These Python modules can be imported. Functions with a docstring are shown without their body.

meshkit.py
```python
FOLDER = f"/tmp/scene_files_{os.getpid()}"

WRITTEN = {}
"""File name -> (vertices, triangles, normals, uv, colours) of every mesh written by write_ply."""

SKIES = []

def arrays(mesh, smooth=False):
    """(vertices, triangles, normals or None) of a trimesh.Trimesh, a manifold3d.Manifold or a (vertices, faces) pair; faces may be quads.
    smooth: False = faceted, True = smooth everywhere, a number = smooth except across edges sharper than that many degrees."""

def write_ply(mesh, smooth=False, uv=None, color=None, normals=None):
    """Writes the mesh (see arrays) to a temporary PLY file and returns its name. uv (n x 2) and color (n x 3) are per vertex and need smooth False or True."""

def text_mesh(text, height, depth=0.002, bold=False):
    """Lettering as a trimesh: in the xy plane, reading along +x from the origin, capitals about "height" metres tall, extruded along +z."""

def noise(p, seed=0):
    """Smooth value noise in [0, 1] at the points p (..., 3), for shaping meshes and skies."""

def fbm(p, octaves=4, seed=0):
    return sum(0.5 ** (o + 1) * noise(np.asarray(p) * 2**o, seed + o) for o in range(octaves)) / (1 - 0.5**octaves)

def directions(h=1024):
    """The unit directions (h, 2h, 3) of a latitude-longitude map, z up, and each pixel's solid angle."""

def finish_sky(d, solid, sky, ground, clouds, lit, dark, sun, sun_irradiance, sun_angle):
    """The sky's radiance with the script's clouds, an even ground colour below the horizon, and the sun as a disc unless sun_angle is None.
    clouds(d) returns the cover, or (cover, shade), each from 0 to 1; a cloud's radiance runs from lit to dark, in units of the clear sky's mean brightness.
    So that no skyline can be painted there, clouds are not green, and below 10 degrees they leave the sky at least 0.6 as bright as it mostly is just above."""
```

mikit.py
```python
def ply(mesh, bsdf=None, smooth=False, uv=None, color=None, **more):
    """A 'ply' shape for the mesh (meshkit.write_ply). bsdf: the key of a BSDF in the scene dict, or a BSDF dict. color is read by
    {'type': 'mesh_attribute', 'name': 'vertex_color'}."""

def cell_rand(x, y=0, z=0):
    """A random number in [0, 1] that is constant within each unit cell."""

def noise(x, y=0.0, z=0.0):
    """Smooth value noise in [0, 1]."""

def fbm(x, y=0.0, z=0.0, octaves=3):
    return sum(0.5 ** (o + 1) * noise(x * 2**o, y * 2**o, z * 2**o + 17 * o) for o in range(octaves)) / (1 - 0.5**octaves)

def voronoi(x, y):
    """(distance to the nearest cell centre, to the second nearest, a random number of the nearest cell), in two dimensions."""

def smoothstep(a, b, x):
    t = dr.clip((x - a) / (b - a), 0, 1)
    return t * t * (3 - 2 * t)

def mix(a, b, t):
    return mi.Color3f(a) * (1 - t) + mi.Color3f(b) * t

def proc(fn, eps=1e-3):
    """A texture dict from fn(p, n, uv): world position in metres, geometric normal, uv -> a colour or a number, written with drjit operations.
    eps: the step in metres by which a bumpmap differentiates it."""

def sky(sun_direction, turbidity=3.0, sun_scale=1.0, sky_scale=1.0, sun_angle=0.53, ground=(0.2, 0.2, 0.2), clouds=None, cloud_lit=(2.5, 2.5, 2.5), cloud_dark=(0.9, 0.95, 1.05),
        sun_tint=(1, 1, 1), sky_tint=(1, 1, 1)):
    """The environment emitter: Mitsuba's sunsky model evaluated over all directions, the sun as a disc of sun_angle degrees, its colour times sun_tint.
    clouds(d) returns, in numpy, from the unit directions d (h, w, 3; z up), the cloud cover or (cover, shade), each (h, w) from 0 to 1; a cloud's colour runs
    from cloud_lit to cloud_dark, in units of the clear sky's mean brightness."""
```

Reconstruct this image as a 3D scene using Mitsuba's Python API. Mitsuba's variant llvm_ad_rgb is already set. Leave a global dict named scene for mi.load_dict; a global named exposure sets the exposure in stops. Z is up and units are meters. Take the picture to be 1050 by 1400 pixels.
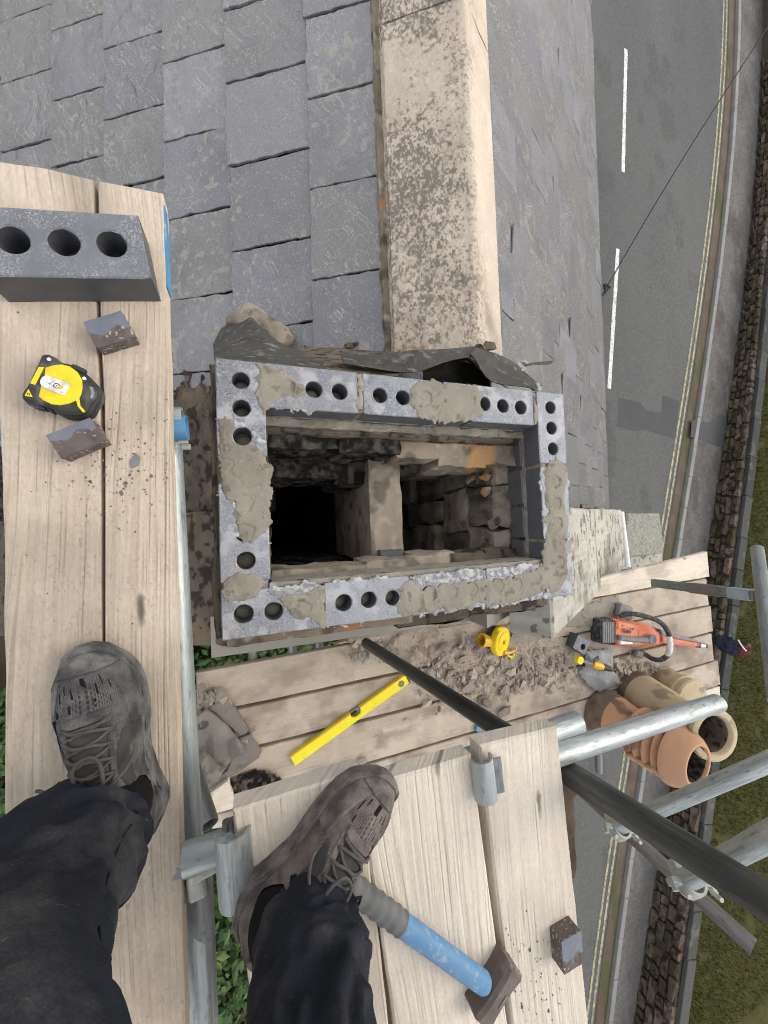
import math, random
import numpy as np, trimesh, shapely, mitsuba as mi, drjit as dr, mikit, meshkit
from shapely.geometry import Polygon, LineString, Point, box as sbox
from shapely.ops import unary_union
import manifold3d as m3
from mikit import noise, fbm, voronoi, cell_rand, smoothstep, mix

scene, labels = {'type': 'scene'}, {}
T = mi.ScalarTransform4f
# ------------------------------------------------------------------ camera, sky, exposure
CAM = np.array([0.0691, -0.3732, 0.8688])                     # phone held low in front of the knees, wide lens, looking down
RIGHT, DOWN, FWD = np.array([[.9420, -.0371, .3337], [-.0254, -.9989, -.0394], [.3348, .0287, -.9419]])
FOCAL = 505.0                                                 # in pixels of the 1050 x 1400 photograph
scene['camera'] = {'type': 'perspective', 'fov_axis': 'x', 'fov': math.degrees(2 * math.atan(525 / FOCAL)), 'near_clip': 0.02, 'far_clip': 300.0,
                   'to_world': T().look_at(origin=CAM.tolist(), target=(CAM + FWD).tolist(), up=(-DOWN).tolist())}
scene['daylight'] = mikit.sky([0.74, 0.08, 0.66], turbidity=3, sun_scale=0.30, sun_angle=38, sun_tint=(.88, .97, 1.14), clouds=lambda d: 1.0, cloud_lit=(2.3, 2.35, 2.45))
exposure = 2.35

# ------------------------------------------------------------------ helpers
def ray(x, y): return RIGHT * ((x - 525) / FOCAL) + DOWN * ((y - 700) / FOCAL) + FWD
def at(x, y, z):                                              # the point of the level plane z that the photograph shows at pixel (x, y)
    d = ray(x, y); return CAM + d * ((z - CAM[2]) / d[2])
def atd(x, y, depth): return CAM + ray(x, y) * depth
def on_plane(x, y, p0, n):
    d = ray(x, y); return CAM + d * (np.dot(np.subtract(p0, CAM), n) / np.dot(d, n))
SEED = [0]
def nseed():
    SEED[0] = (SEED[0] + 1) % 60; return SEED[0]
def numbered(name):
    k, i = name, 0
    while k in scene or k in labels or k + '__' in ROOTS: i += 1; k = f'{name}_{i:03d}'
    return k
ROOTS = set()
COUNT = {}
def key(name, parent=None):
    base = (parent + '__' if parent else '') + name
    i = COUNT.get(base, 0); COUNT[base] = i + 1
    return base if i == 0 else f'{base}_{i:03d}'
def add(name, mesh, bsdf, parent=None, smooth=False, uv=None, color=None):
    k = key(name, parent); scene[k] = mikit.ply(mesh, bsdf, smooth, uv=uv, color=color); return k
def tag(k, label, cat=None, group=None, kind=None):
    d = {'label': label}
    if cat: d['category'] = cat
    if group: d['group'] = group
    if kind: d['kind'] = kind
    labels[k] = d; return k
def thing(name, label, cat, group=None): return tag(key(name), label, cat, group)
def cat(meshes): return trimesh.util.concatenate(meshes)
def TM(v, f): return trimesh.Trimesh(np.asarray(v, float), np.asarray(f, int), process=False)
def frame(o, x, y, z):                                        # 4x4 from an origin and three axes
    M = np.eye(4); M[:3, 0], M[:3, 1], M[:3, 2], M[:3, 3] = x, y, z, o; return M
def unit(v): v = np.asarray(v, float); return v / np.linalg.norm(v)
def basis(d):
    d = unit(d); a = unit(np.cross(d, [0, 0, 1] if abs(d[2]) < .9 else [1, 0, 0])); return a, np.cross(d, a), d
def jag(poly, step, amp, seed, freq=9.0):                     # a polygon with an uneven outline
    def ring(r, hole):
        n = max(8, int(r.length / step)); s = np.arange(n) / n * r.length
        p = np.array([r.interpolate(t).coords[0] for t in s]); c = np.array(r.coords[:-1])
        p = np.vstack([p, c]); o = np.argsort(np.r_[s, [r.project(Point(q)) for q in c]]); p = p[o]
        q = np.column_stack([p * freq, np.full(len(p), seed * 3.7)])
        return p + (np.column_stack([meshkit.fbm(q, 3, seed), meshkit.fbm(q + 31.3, 3, seed + 5)]) - .5) * 2 * amp
    g = Polygon(ring(poly.exterior, 0), [ring(h, 1) for h in poly.interiors]).buffer(0)
    return max(g.geoms, key=lambda a: a.area) if hasattr(g, 'geoms') else g
def prism(poly, z0, z1, bevel=0.0):                           # a plan outline raised from z0 to z1 with worn upper arrises
    V, F, n = [], [], 0
    poly = shapely.geometry.polygon.orient(poly)
    tops, bots = [], []
    for r in [poly.exterior, *poly.interiors]:
        p = np.array(r.coords[:-1])[:, :2]; k = len(p)
        a, b = np.roll(p, 1, 0) - p, np.roll(p, -1, 0) - p
        t = b / (np.linalg.norm(b, axis=1, keepdims=True) + 1e-12) - a / (np.linalg.norm(a, axis=1, keepdims=True) + 1e-12)
        nn = np.column_stack([t[:, 1], -t[:, 0]]); nn /= np.linalg.norm(nn, axis=1, keepdims=True) + 1e-9
        rings = [(p, z0), (p, z1 - bevel), (p - nn * bevel, z1)] if bevel else [(p, z0), (p, z1)]
        for q, z in rings: V.append(np.column_stack([q, np.full(k, z)]))
        i = np.arange(k); j = (i + 1) % k
        for s in range(len(rings) - 1):
            A, B = n + s * k, n + (s + 1) * k
            F += [np.column_stack([A + i, A + j, B + j]), np.column_stack([A + i, B + j, B + i])]
        bots.append(np.arange(n, n + k)); tops.append(np.arange(n + (len(rings) - 1) * k, n + len(rings) * k)); n += len(rings) * k
    V = np.vstack(V)
    import mapbox_earcut as me
    for idx, up in ((tops, True), (bots, False)):
        pts = np.vstack([V[i][:, :2] for i in idx]); ends = np.cumsum([len(i) for i in idx]).astype(np.uint32); ii = np.concatenate(idx)
        tri = me.triangulate_float64(pts, ends).reshape(-1, 3)
        a = pts[tri]; area = np.cross(a[:, 1] - a[:, 0], a[:, 2] - a[:, 0]); flip = (area < 0) == up
        tri = np.where(flip[:, None], tri[:, ::-1], tri); F.append(ii[tri])
    return TM(V, np.vstack(F))
def uvm(mesh, seed, M=None):                                  # plan coordinates as uv, shifted by a seed per piece; then placed by M
    uv = np.column_stack([mesh.vertices[:, 0] + .6 * mesh.vertices[:, 2] + 16 * seed + 4, mesh.vertices[:, 1] + .8 * mesh.vertices[:, 2]])
    if M is not None: mesh = mesh.copy(); mesh.apply_transform(M)
    return mesh, uv
def addp(name, mesh, bsdf, parent=None, M=None, seed=None):
    mesh, uv = uvm(mesh, nseed() if seed is None else seed, M); return add(name, mesh, bsdf, parent, uv=uv)
def sweep(points, r, sides=10, cap=True):
    p = np.asarray(points, float); r = np.broadcast_to(r, (len(p),)); t = np.gradient(p, axis=0)
    t /= np.linalg.norm(t, axis=1, keepdims=True); a = basis(t[0])[0]; A = []
    for q in t:
        a = unit(a - q * np.dot(a, q)); A.append(a)
    A = np.array(A); B = np.cross(t, A); th = np.arange(sides) * 2 * np.pi / sides
    v = (p[:, None] + r[:, None, None] * (np.cos(th)[None, :, None] * A[:, None] + np.sin(th)[None, :, None] * B[:, None])).reshape(-1, 3)
    i, j = np.meshgrid(np.arange(len(p) - 1), np.arange(sides), indexing='ij'); j2 = (j + 1) % sides
    q = np.stack([i * sides + j, i * sides + j2, (i + 1) * sides + j2, (i + 1) * sides + j], -1).reshape(-1, 4)
    f = np.vstack([q[:, [0, 1, 2]], q[:, [0, 2, 3]]])
    if cap:
        n = len(v); v = np.vstack([v, p[:1], p[-1:]]); k = np.arange(sides); k2 = (k + 1) % sides; e = (len(p) - 1) * sides
        f = np.vstack([f, np.column_stack([np.full(sides, n), k2, k]), np.column_stack([np.full(sides, n + 1), e + k, e + k2])])
    return TM(v, f)
def curve(pts, n=24):
    from scipy.interpolate import CubicSpline
    p = np.asarray(pts, float); s = np.r_[0, np.cumsum(np.linalg.norm(np.diff(p, axis=0), axis=1))]
    return CubicSpline(s, p)(np.linspace(0, s[-1], n))
def lathe(profile, sides=40, M=None, wob=0.0, seed=0):        # profile of (radius, height), outside upwards
    pr = np.asarray(profile, float); th = np.arange(sides) * 2 * np.pi / sides
    v = np.stack([pr[:, None, 0] * np.cos(th), pr[:, None, 0] * np.sin(th), np.broadcast_to(pr[:, None, 1], (len(pr), sides))], -1).reshape(-1, 3)
    i, j = np.meshgrid(np.arange(len(pr) - 1), np.arange(sides), indexing='ij'); j2 = (j + 1) % sides
    q = np.stack([i * sides + j, i * sides + j2, (i + 1) * sides + j2, (i + 1) * sides + j], -1).reshape(-1, 4)
    m = TM(v, np.vstack([q[:, [0, 1, 2]], q[:, [0, 2, 3]]]))
    if wob: m.vertices = m.vertices * np.column_stack([1 + (meshkit.fbm(m.vertices * 9, 3, seed) - .5) * wob] * 2 + [np.ones(len(m.vertices))])
    if M is not None: m.apply_transform(M)
    return m
def axis_frame(p0, p1):
    a, b, d = basis(np.subtract(p1, p0)); return frame(p0, a, b, d), float(np.linalg.norm(np.subtract(p1, p0)))
def pipe(p0, p1, r=.02415, wall=.0035, sides=28, dent=True):  # an open tube; uv runs along it
    M, L = axis_frame(p0, p1); n = max(2, int(L / .05)); z = np.linspace(0, L, n)
    prof = [(r - wall, .25), (r - wall, 0.0), (r - .0006, 0.0)] + [(r, t) for t in np.clip(z, .0006, L - .0006)] + [(r - .0006, L), (r - wall, L), (r - wall, max(L - .25, .26))]
    if L < .55: prof[0] = (r - wall, L * .4); prof[-1] = (r - wall, L * .6)
    m = lathe(prof, sides); uv = np.column_stack([m.vertices[:, 2] + 16 * nseed() + 4, np.arctan2(m.vertices[:, 1], m.vertices[:, 0]) * r]); m.apply_transform(M)
    return m, uv
def displaced(mesh, amp, freq, seed, octaves=4):
    n = mesh.vertex_normals; d = meshkit.fbm(mesh.vertices * freq + seed * 7.13, octaves, seed) - .5
    return TM(mesh.vertices + n * (d * 2 * amp)[:, None], mesh.faces)
def stone_block(size, seed, amp=.012, freq=14.0, cut=.12, fine=700): # a squared but rough stone
    b = trimesh.creation.box(extents=size)
    while len(b.faces) < fine: b = b.subdivide()
    v = b.vertices; h = np.array(size) / 2; q = np.abs(v) / h
    v = v * (1 - cut * np.clip(q.min(axis=1, keepdims=True) * 0 + np.sort(q, axis=1)[:, 1:2] ** 6, 0, 1) * .5)
    b = TM(v, b.faces); return displaced(b, amp, freq, seed)
def rock(seed, size, n=13):                                   # an angular broken piece, 20 to 40 triangles
    g = np.random.default_rng(seed); p = g.normal(size=(n, 3)); p /= np.linalg.norm(p, axis=1, keepdims=True)
    p *= g.uniform(.75, 1.05, (n, 1)); return trimesh.convex.convex_hull(p * np.asarray(size) / 2)
def rounded(size, r, seg=3):
    s = np.array(size) / 2 - r
    return m3.Manifold.hull_points(np.vstack([np.array([[x * s[0], y * s[1], z * s[2]]]) + trimesh.creation.icosphere(subdivisions=1, radius=r).vertices for x in (-1, 1) for y in (-1, 1) for z in (-1, 1)]))
def tri(man):
    m = man.to_mesh() if hasattr(man, 'to_mesh') else man
    return TM(m.vert_properties[:, :3], m.tri_verts) if hasattr(m, 'vert_properties') else m
def rotz(a): return trimesh.transformations.rotation_matrix(a, [0, 0, 1])
def move(mesh, M): mesh = mesh.copy(); mesh.apply_transform(M); return mesh
def plan(pix, z): return Polygon([at(x, y, z)[:2] for x, y in pix])
rnd = random.Random(7)

# ------------------------------------------------------------------ materials
def sd(uv): return dr.floor(uv.x / 16)
def bs(name, color, rough=.7, spec=.4, metallic=0.0, bump=None, scale=1.0, eps=1e-3, **more):
    col = mikit.proc(color) if callable(color) else {'type': 'rgb', 'value': list(color)}
    ro = mikit.proc(rough) if callable(rough) else float(rough)
    d = {'type': 'principled', 'base_color': col, 'roughness': ro, 'specular': spec, 'metallic': metallic, **more}
    if bump: d = {'type': 'bumpmap', 'arbitrary': mikit.proc(bump, eps), 'scale': scale, 'bsdf': d}
    scene[name] = {'type': 'twosided', 'bsdf': d}

def slate_color(p, n, uv):
    k = sd(uv); t = cell_rand(k, 3)
    c = mix((.136, .134, .154), (.205, .200, .226), t); c = mix(c, (.150, .148, .135), cell_rand(k, 8) * .7)
    big = fbm(uv.x * 5, uv.y * 5, k, 3); c = mix(c, (.105, .108, .112), smoothstep(.5, .8, big) * .55)
    w = fbm(uv.x * 9, uv.y * 7, 5, 2)
    s = fbm(uv.x * 22 + w * 7 + uv.y * 9, uv.y * 62 + w * 7 - uv.x * 20, k, 3); line = smoothstep(.035, .006, dr.abs(s - .5))
    where = smoothstep(.42, .66, fbm(uv.x * 6 + 9, uv.y * 6, k + 3, 3) + (cell_rand(k, 21) - .5) * .30)
    c = mix(c, (.36, .345, .30), line * where * .62)
    lich = smoothstep(.60, .68, fbm(uv.x * 34, uv.y * 34, k, 4)) * smoothstep(.45, .68, fbm(uv.x * 4.0, uv.y * 4.0, k + 7, 2) + (cell_rand(k, 5) - .5) * .3)
    c = mix(c, (.285, .265, .215), lich * .6)
    c = mix(c, (.42, .40, .36), smoothstep(.80, .90, noise(uv.x * 210, uv.y * 210, k)) * .35); return c * (.74 + .52 * fbm(uv.x * 190 - uv.y * 60, uv.y * 330, k, 3))
def slate_bump(p, n, uv):
    k = sd(uv); w = fbm(uv.x * 9, uv.y * 7, 5, 2)
    return fbm(uv.x * 12 + w * 3, uv.y * 30 + w * 4 - uv.x * 10, k, 5) * .006 + noise(uv.x * 190, uv.y * 240, k) * .0010
bs('slate_bsdf', slate_color, .26, .95, bump=slate_bump)
def ridge_color(p, n, uv):
    a = fbm(p.x * 9, p.y * 7, p.z * 9, 4); g = fbm(p.x * 75, p.y * 60, p.z * 75, 3); z = fbm(p.x * 3 + 4, p.y * 2.4, p.z * 3, 3)
    c = mix((.44, .36, .285), (.60, .52, .43), a); c = mix(c, (.62, .54, .43), smoothstep(.6, .8, fbm(p.x * 40, p.y * 40, p.z * 40, 2)) * .5)
    g2 = fbm(p.x * 150, p.y * 120, p.z * 150, 4); blk = smoothstep(.47, .60, g2 * .42 + g * .22 + z * .20 + fbm(p.x * 17, p.y * 15, p.z * 17 + 3, 3) * .20) * smoothstep(.42, .60, z + (g - .5) * .35) * smoothstep(.96, .80, p.x + (g - .5) * .14)
    c = mix(c, (.74, .66, .55), smoothstep(.58, .75, fbm(p.x * 190, p.y * 190, p.z * 190, 2)) * .35)
    north = smoothstep(.56, .70, fbm(p.x * 2.2, p.y * 2.6 + 3.3, p.z * 2.2, 3) + .12 * smoothstep(.6, 1.3, p.y) * noise(p.x * 14, p.y * 14))
    c = mix(c, (.085, .080, .074), blk * .72); c = mix(c, (.12, .113, .105), north * (.35 + .5 * g2))
    return mix(c, (.50, .33, .18), smoothstep(.62, .75, fbm(p.x * 6, p.y * 6 + 9, p.z * 6, 3)) * .3)
bs('ridge_bsdf', ridge_color, .85, .2, bump=lambda p, n, uv: fbm(p.x * 45, p.y * 45, p.z * 45, 4) * .006 + fbm(p.x * 9, p.y * 9, p.z * 9, 2) * .01)
def gable_color(p, n, uv):
    a = fbm(p.x * 8, p.y * 8, p.z * 8, 4); v = fbm(p.x * 5, p.y * 46, p.z * 3, 3)
    c = mix((.25, .235, .20), (.52, .50, .44), v * .75 + a * .35); c = mix(c, (.13, .135, .09), smoothstep(.55, .7, fbm(p.x * 5 + 3, p.y * 5, p.z * 5, 3)) * .6)
    return mix(c, (.075, .07, .062), smoothstep(.54, .66, fbm(p.x * 20, p.y * 20, p.z * 20, 4)) * .7)
bs('gable_bsdf', gable_color, .85, .2, bump=lambda p, n, uv: fbm(p.x * 14, p.y * 60, p.z * 14, 4) * .010)
def dark_stone_color(p, n, uv):
    a = fbm(p.x * 11, p.y * 11, p.z * 11, 4); c = mix((.055, .048, .040), (.19, .155, .120), a)
    c = mix(c, (.23, .17, .10), smoothstep(.60, .72, fbm(p.x * 5, p.y * 5, p.z * 5 + 2, 3)) * .5)
    return mix(c, (.016, .015, .014), smoothstep(.52, .66, fbm(p.x * 30, p.y * 30, p.z * 30, 3)) * .75)
bs('dark_stone_bsdf', dark_stone_color, .9, .15, bump=lambda p, n, uv: fbm(p.x * 40, p.y * 40, p.z * 40, 4) * .008)
def old_stone_color(p, n, uv):
    a = fbm(p.x * 10, p.y * 10, p.z * 10, 4); b = fbm(p.x * 33, p.y * 33, p.z * 33, 3)
    c = mix((.13, .105, .080), (.34, .285, .225), a); c = mix(c, (.46, .42, .37), smoothstep(.58, .7, b) * .5)
    c = mix(c, (.40, .21, .085), smoothstep(.66, .76, fbm(p.x * 6 + 1.5, p.y * 6, p.z * 6, 2)) * .7)
    return mix(c, (.05, .045, .04), smoothstep(.55, .68, fbm(p.x * 16 + 9, p.y * 16, p.z * 16, 3)) * .65)
bs('tan_stone_bsdf', lambda p, n, uv: mix(mix(mix((.19, .158, .125), (.42, .36, .295), fbm(p.x * 10, p.y * 10, p.z * 10, 4)), (.44, .40, .35), smoothstep(.55, .75, fbm(p.x * 33, p.y * 33, p.z * 33, 4)) * .5), (.05, .045, .04), smoothstep(.5, .7, fbm(p.x * 18 + 9, p.y * 18, p.z * 18, 4)) * .6), .9, .15, bump=lambda p, n, uv: fbm(p.x * 45, p.y * 45, p.z * 45, 4) * .010)
bs('old_stone_bsdf', old_stone_color, .9, .15, bump=lambda p, n, uv: fbm(p.x * 45, p.y * 45, p.z * 45, 4) * .008)
def soot_color(p, n, uv):
    return mix((.014, .013, .012), (.085, .078, .070), smoothstep(.35, .75, fbm(p.x * 55, p.y * 55, p.z * 30, 4)))
bs('soot_bsdf', soot_color, .95, .1, bump=lambda p, n, uv: fbm(p.x * 70, p.y * 70, p.z * 50, 3) * .008)
def flue_color(p, n, uv):
    a = fbm(p.x * 30, p.y * 30, p.z * 5, 4); return mix((.075, .064, .054), (.23, .20, .165), smoothstep(.3, .7, a))
bs('flue_bsdf', flue_color, .9, .1, bump=lambda p, n, uv: fbm(p.x * 40, p.y * 40, p.z * 7, 4) * .012)
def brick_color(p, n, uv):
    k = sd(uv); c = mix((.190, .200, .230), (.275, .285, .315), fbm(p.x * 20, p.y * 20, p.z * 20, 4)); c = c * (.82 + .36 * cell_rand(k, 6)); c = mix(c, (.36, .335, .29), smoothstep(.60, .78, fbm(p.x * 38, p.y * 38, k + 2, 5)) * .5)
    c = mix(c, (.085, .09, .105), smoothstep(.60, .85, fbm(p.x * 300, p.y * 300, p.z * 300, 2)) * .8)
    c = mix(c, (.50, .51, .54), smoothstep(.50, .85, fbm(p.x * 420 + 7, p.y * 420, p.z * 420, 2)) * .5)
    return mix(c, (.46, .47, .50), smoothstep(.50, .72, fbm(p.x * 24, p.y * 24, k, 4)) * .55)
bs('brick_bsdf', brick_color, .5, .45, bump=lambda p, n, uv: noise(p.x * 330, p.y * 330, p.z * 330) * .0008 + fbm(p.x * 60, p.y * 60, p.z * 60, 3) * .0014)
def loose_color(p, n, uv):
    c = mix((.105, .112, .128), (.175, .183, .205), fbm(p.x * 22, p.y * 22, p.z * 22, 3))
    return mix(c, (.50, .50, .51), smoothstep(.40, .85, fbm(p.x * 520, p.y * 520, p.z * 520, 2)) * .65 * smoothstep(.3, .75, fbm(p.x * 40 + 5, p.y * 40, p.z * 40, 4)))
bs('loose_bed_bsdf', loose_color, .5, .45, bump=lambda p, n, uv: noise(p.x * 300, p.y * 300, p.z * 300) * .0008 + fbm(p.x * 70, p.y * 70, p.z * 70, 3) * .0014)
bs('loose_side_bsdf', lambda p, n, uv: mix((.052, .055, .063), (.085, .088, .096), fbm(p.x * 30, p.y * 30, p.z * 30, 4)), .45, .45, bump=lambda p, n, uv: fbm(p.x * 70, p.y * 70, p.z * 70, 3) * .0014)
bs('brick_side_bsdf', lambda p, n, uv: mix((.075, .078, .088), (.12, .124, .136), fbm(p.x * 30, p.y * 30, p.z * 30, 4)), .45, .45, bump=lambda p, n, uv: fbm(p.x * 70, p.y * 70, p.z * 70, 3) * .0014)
bs('brick_face_bsdf', lambda p, n, uv: mix((.10, .115, .15), (.17, .185, .22), fbm(p.x * 40, p.y * 40, p.z * 40, 3)), .4, .5, bump=lambda p, n, uv: fbm(p.x * 90, p.y * 90, p.z * 90, 3) * .0012)
bs('brick_break_bsdf', lambda p, n, uv: mix(mix((.060, .052, .050), (.185, .150, .138), fbm(p.x * 60, p.y * 60, p.z * 60, 4)), (.42, .38, .34), smoothstep(.72, .82, noise(p.x * 230, p.y * 230, p.z * 230)) * .7), .85, .2,
   bump=lambda p, n, uv: fbm(p.x * 120, p.y * 120, p.z * 120, 4) * .005)
def mortar_color(p, n, uv):
    a = fbm(p.x * 18, p.y * 18, p.z * 18, 4); c = mix((.21, .190, .155), (.325, .300, .250), a)
    c = mix(c, (.115, .095, .066), smoothstep(.60, .74, fbm(p.x * 55, p.y * 55, p.z * 55, 3)) * .6)
    c = mix(c, (.44, .40, .33), smoothstep(.74, .92, noise(p.x * 330, p.y * 330, p.z * 330)) * .3); c = mix(c, (.16, .138, .108), smoothstep(.5, .8, fbm(p.x * 9 + 4, p.y * 9, p.z * 9, 4)) * .5); return c * (.90 + .16 * noise(p.x * 480, p.y * 480, p.z * 480))
bs('mortar_bsdf', mortar_color, .75, .25, bump=lambda p, n, uv: fbm(p.x * 60, p.y * 90, p.z * 80, 4) * .0026 + noise(p.x * 400, p.y * 400, p.z * 400) * .0003)
bs('slurry_bsdf', lambda p, n, uv: mix((.22, .225, .24), (.47, .468, .46), smoothstep(.3, .7, fbm(p.x * 90, p.y * 90, p.z * 90, 4))), .8, .2)
bs('lead_bsdf', lambda p, n, uv: mix(mix((.030, .028, .025), (.085, .080, .070), fbm(p.x * 22, p.y * 22, p.z * 22, 4)), (.27, .26, .23), smoothstep(.62, .74, fbm(p.x * 40 + 3, p.y * 40, p.z * 40, 3)) * .45), .55, .4,
   bump=lambda p, n, uv: fbm(p.x * 45, p.y * 45, p.z * 45, 4) * .008)
def wood(light, dark, dirt, grain=.75, dirty=.4):
    def color(p, n, uv):
        k = sd(uv); w = (fbm(uv.x * 1.3, uv.y * 5, k, 2) - .5) * .10; v = uv.y + w
        r = fbm(uv.x * .9 + k, v * 120, k, 3); f = noise(uv.x * 12, v * 620, k); f2 = noise(uv.x * 160, uv.y * 420, k)
        c = mix(light, dark, smoothstep(.30, .80, r) * grain * .55 + (f - .5) * .34 + (f2 - .5) * .40 + (fbm(uv.x * 2.3, uv.y * 9, k + 5, 5) - .5) * .7)
        c = mix(c, (.50, .46, .40), smoothstep(.60, .74, fbm(uv.x * 16 + 3, uv.y * 16, k + 9, 6)) * .6 * dirty); c = c * (.80 + .40 * fbm(uv.x * 3.1, uv.y * 7, k + 21, 5)); c = mix(c, tuple(a * .36 for a in dark), smoothstep(.80, .94, noise(uv.x * 6 + 3, v * 420, k)) * .32)
        d, _, q = voronoi(uv.x * 2.1 + k * 3, uv.y * 9); d2 = d + (fbm(uv.x * 60, uv.y * 60, k, 2) - .5) * .05
        c = mix(c, tuple(a * .30 for a in dark), smoothstep(.080, .02, d2) * smoothstep(.72, .76, q) * .75)
        g = fbm(uv.x * 8, uv.y * 12, k + 2, 5); c = mix(c, dirt, smoothstep(.42, .80, g) * dirty)
        c = mix(c, tuple(a * .5 for a in dirt), smoothstep(.66, .84, fbm(uv.x * 190, uv.y * 240, k, 3)) * smoothstep(.35, .7, fbm(uv.x * 7 + 8, uv.y * 7, k, 3)) * .5 * min(1, dirty * 1.6))
        return mix(c, tuple(min(1, a * 1.15) for a in light), (cell_rand(k, 3) - .5) * .35)
    def bump(p, n, uv):
        k = sd(uv); w = (fbm(uv.x * 1.3, uv.y * 5, k, 2) - .5) * .10; v = uv.y + w
        return fbm(uv.x * .9 + k, v * 120, k, 3) * -.0020 - smoothstep(.66, .92, noise(uv.x * 5 + 3, v * 330, k)) * .0012 - noise(uv.x * 14, v * 620, k) * .0005
    return color, bump
for nm, args in dict(plank_bsdf=((.545, .46, .37), (.39, .315, .245), (.29, .24, .19), .5, .35), pale_plank_bsdf=((.63, .565, .48), (.48, .415, .34), (.33, .28, .23), .55, .25),
                     low_board_bsdf=((.45, .38, .305), (.34, .28, .22), (.24, .19, .155), .35, .8), clean_board_bsdf=((.69, .61, .51), (.54, .46, .37), (.34, .27, .21), .4, .5)).items():
    c_, b_ = wood(*args); bs(nm, c_, .75, .25, bump=b_)
def steel(base, dark, light, rough=.42, metal=.75):
    def color(p, n, uv):
        a = fbm(uv.x * 7, uv.y * 60, sd(uv), 6); s = fbm(uv.x * 14, uv.y * 260, sd(uv) + 2, 4)
        c = mix(base, light, smoothstep(.30, .80, a) * .7); c = mix(c, dark, smoothstep(.48, .85, s) * .4)
        return mix(c, tuple(v * .5 for v in dark), smoothstep(.60, .85, fbm(uv.x * 40, uv.y * 150, 4, 5)) * .45)
    return color
bs('galv_bsdf', steel((.36, .40, .40), (.17, .18, .18), (.60, .645, .64)), .46, .5, .55, bump=lambda p, n, uv: fbm(uv.x * 30, uv.y * 90, 1, 3) * .0012)
bs('dull_steel_bsdf', steel((.20, .215, .215), (.095, .095, .095), (.33, .345, .34)), .5, .5, .5, bump=lambda p, n, uv: fbm(uv.x * 30, uv.y * 90, 1, 3) * .0012)
bs('black_pole_bsdf', steel((.040, .042, .040), (.014, .014, .014), (.085, .087, .082)), .42, .5, .1, bump=lambda p, n, uv: fbm(uv.x * 8, uv.y * 160, 1, 3) * .0012)
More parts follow.
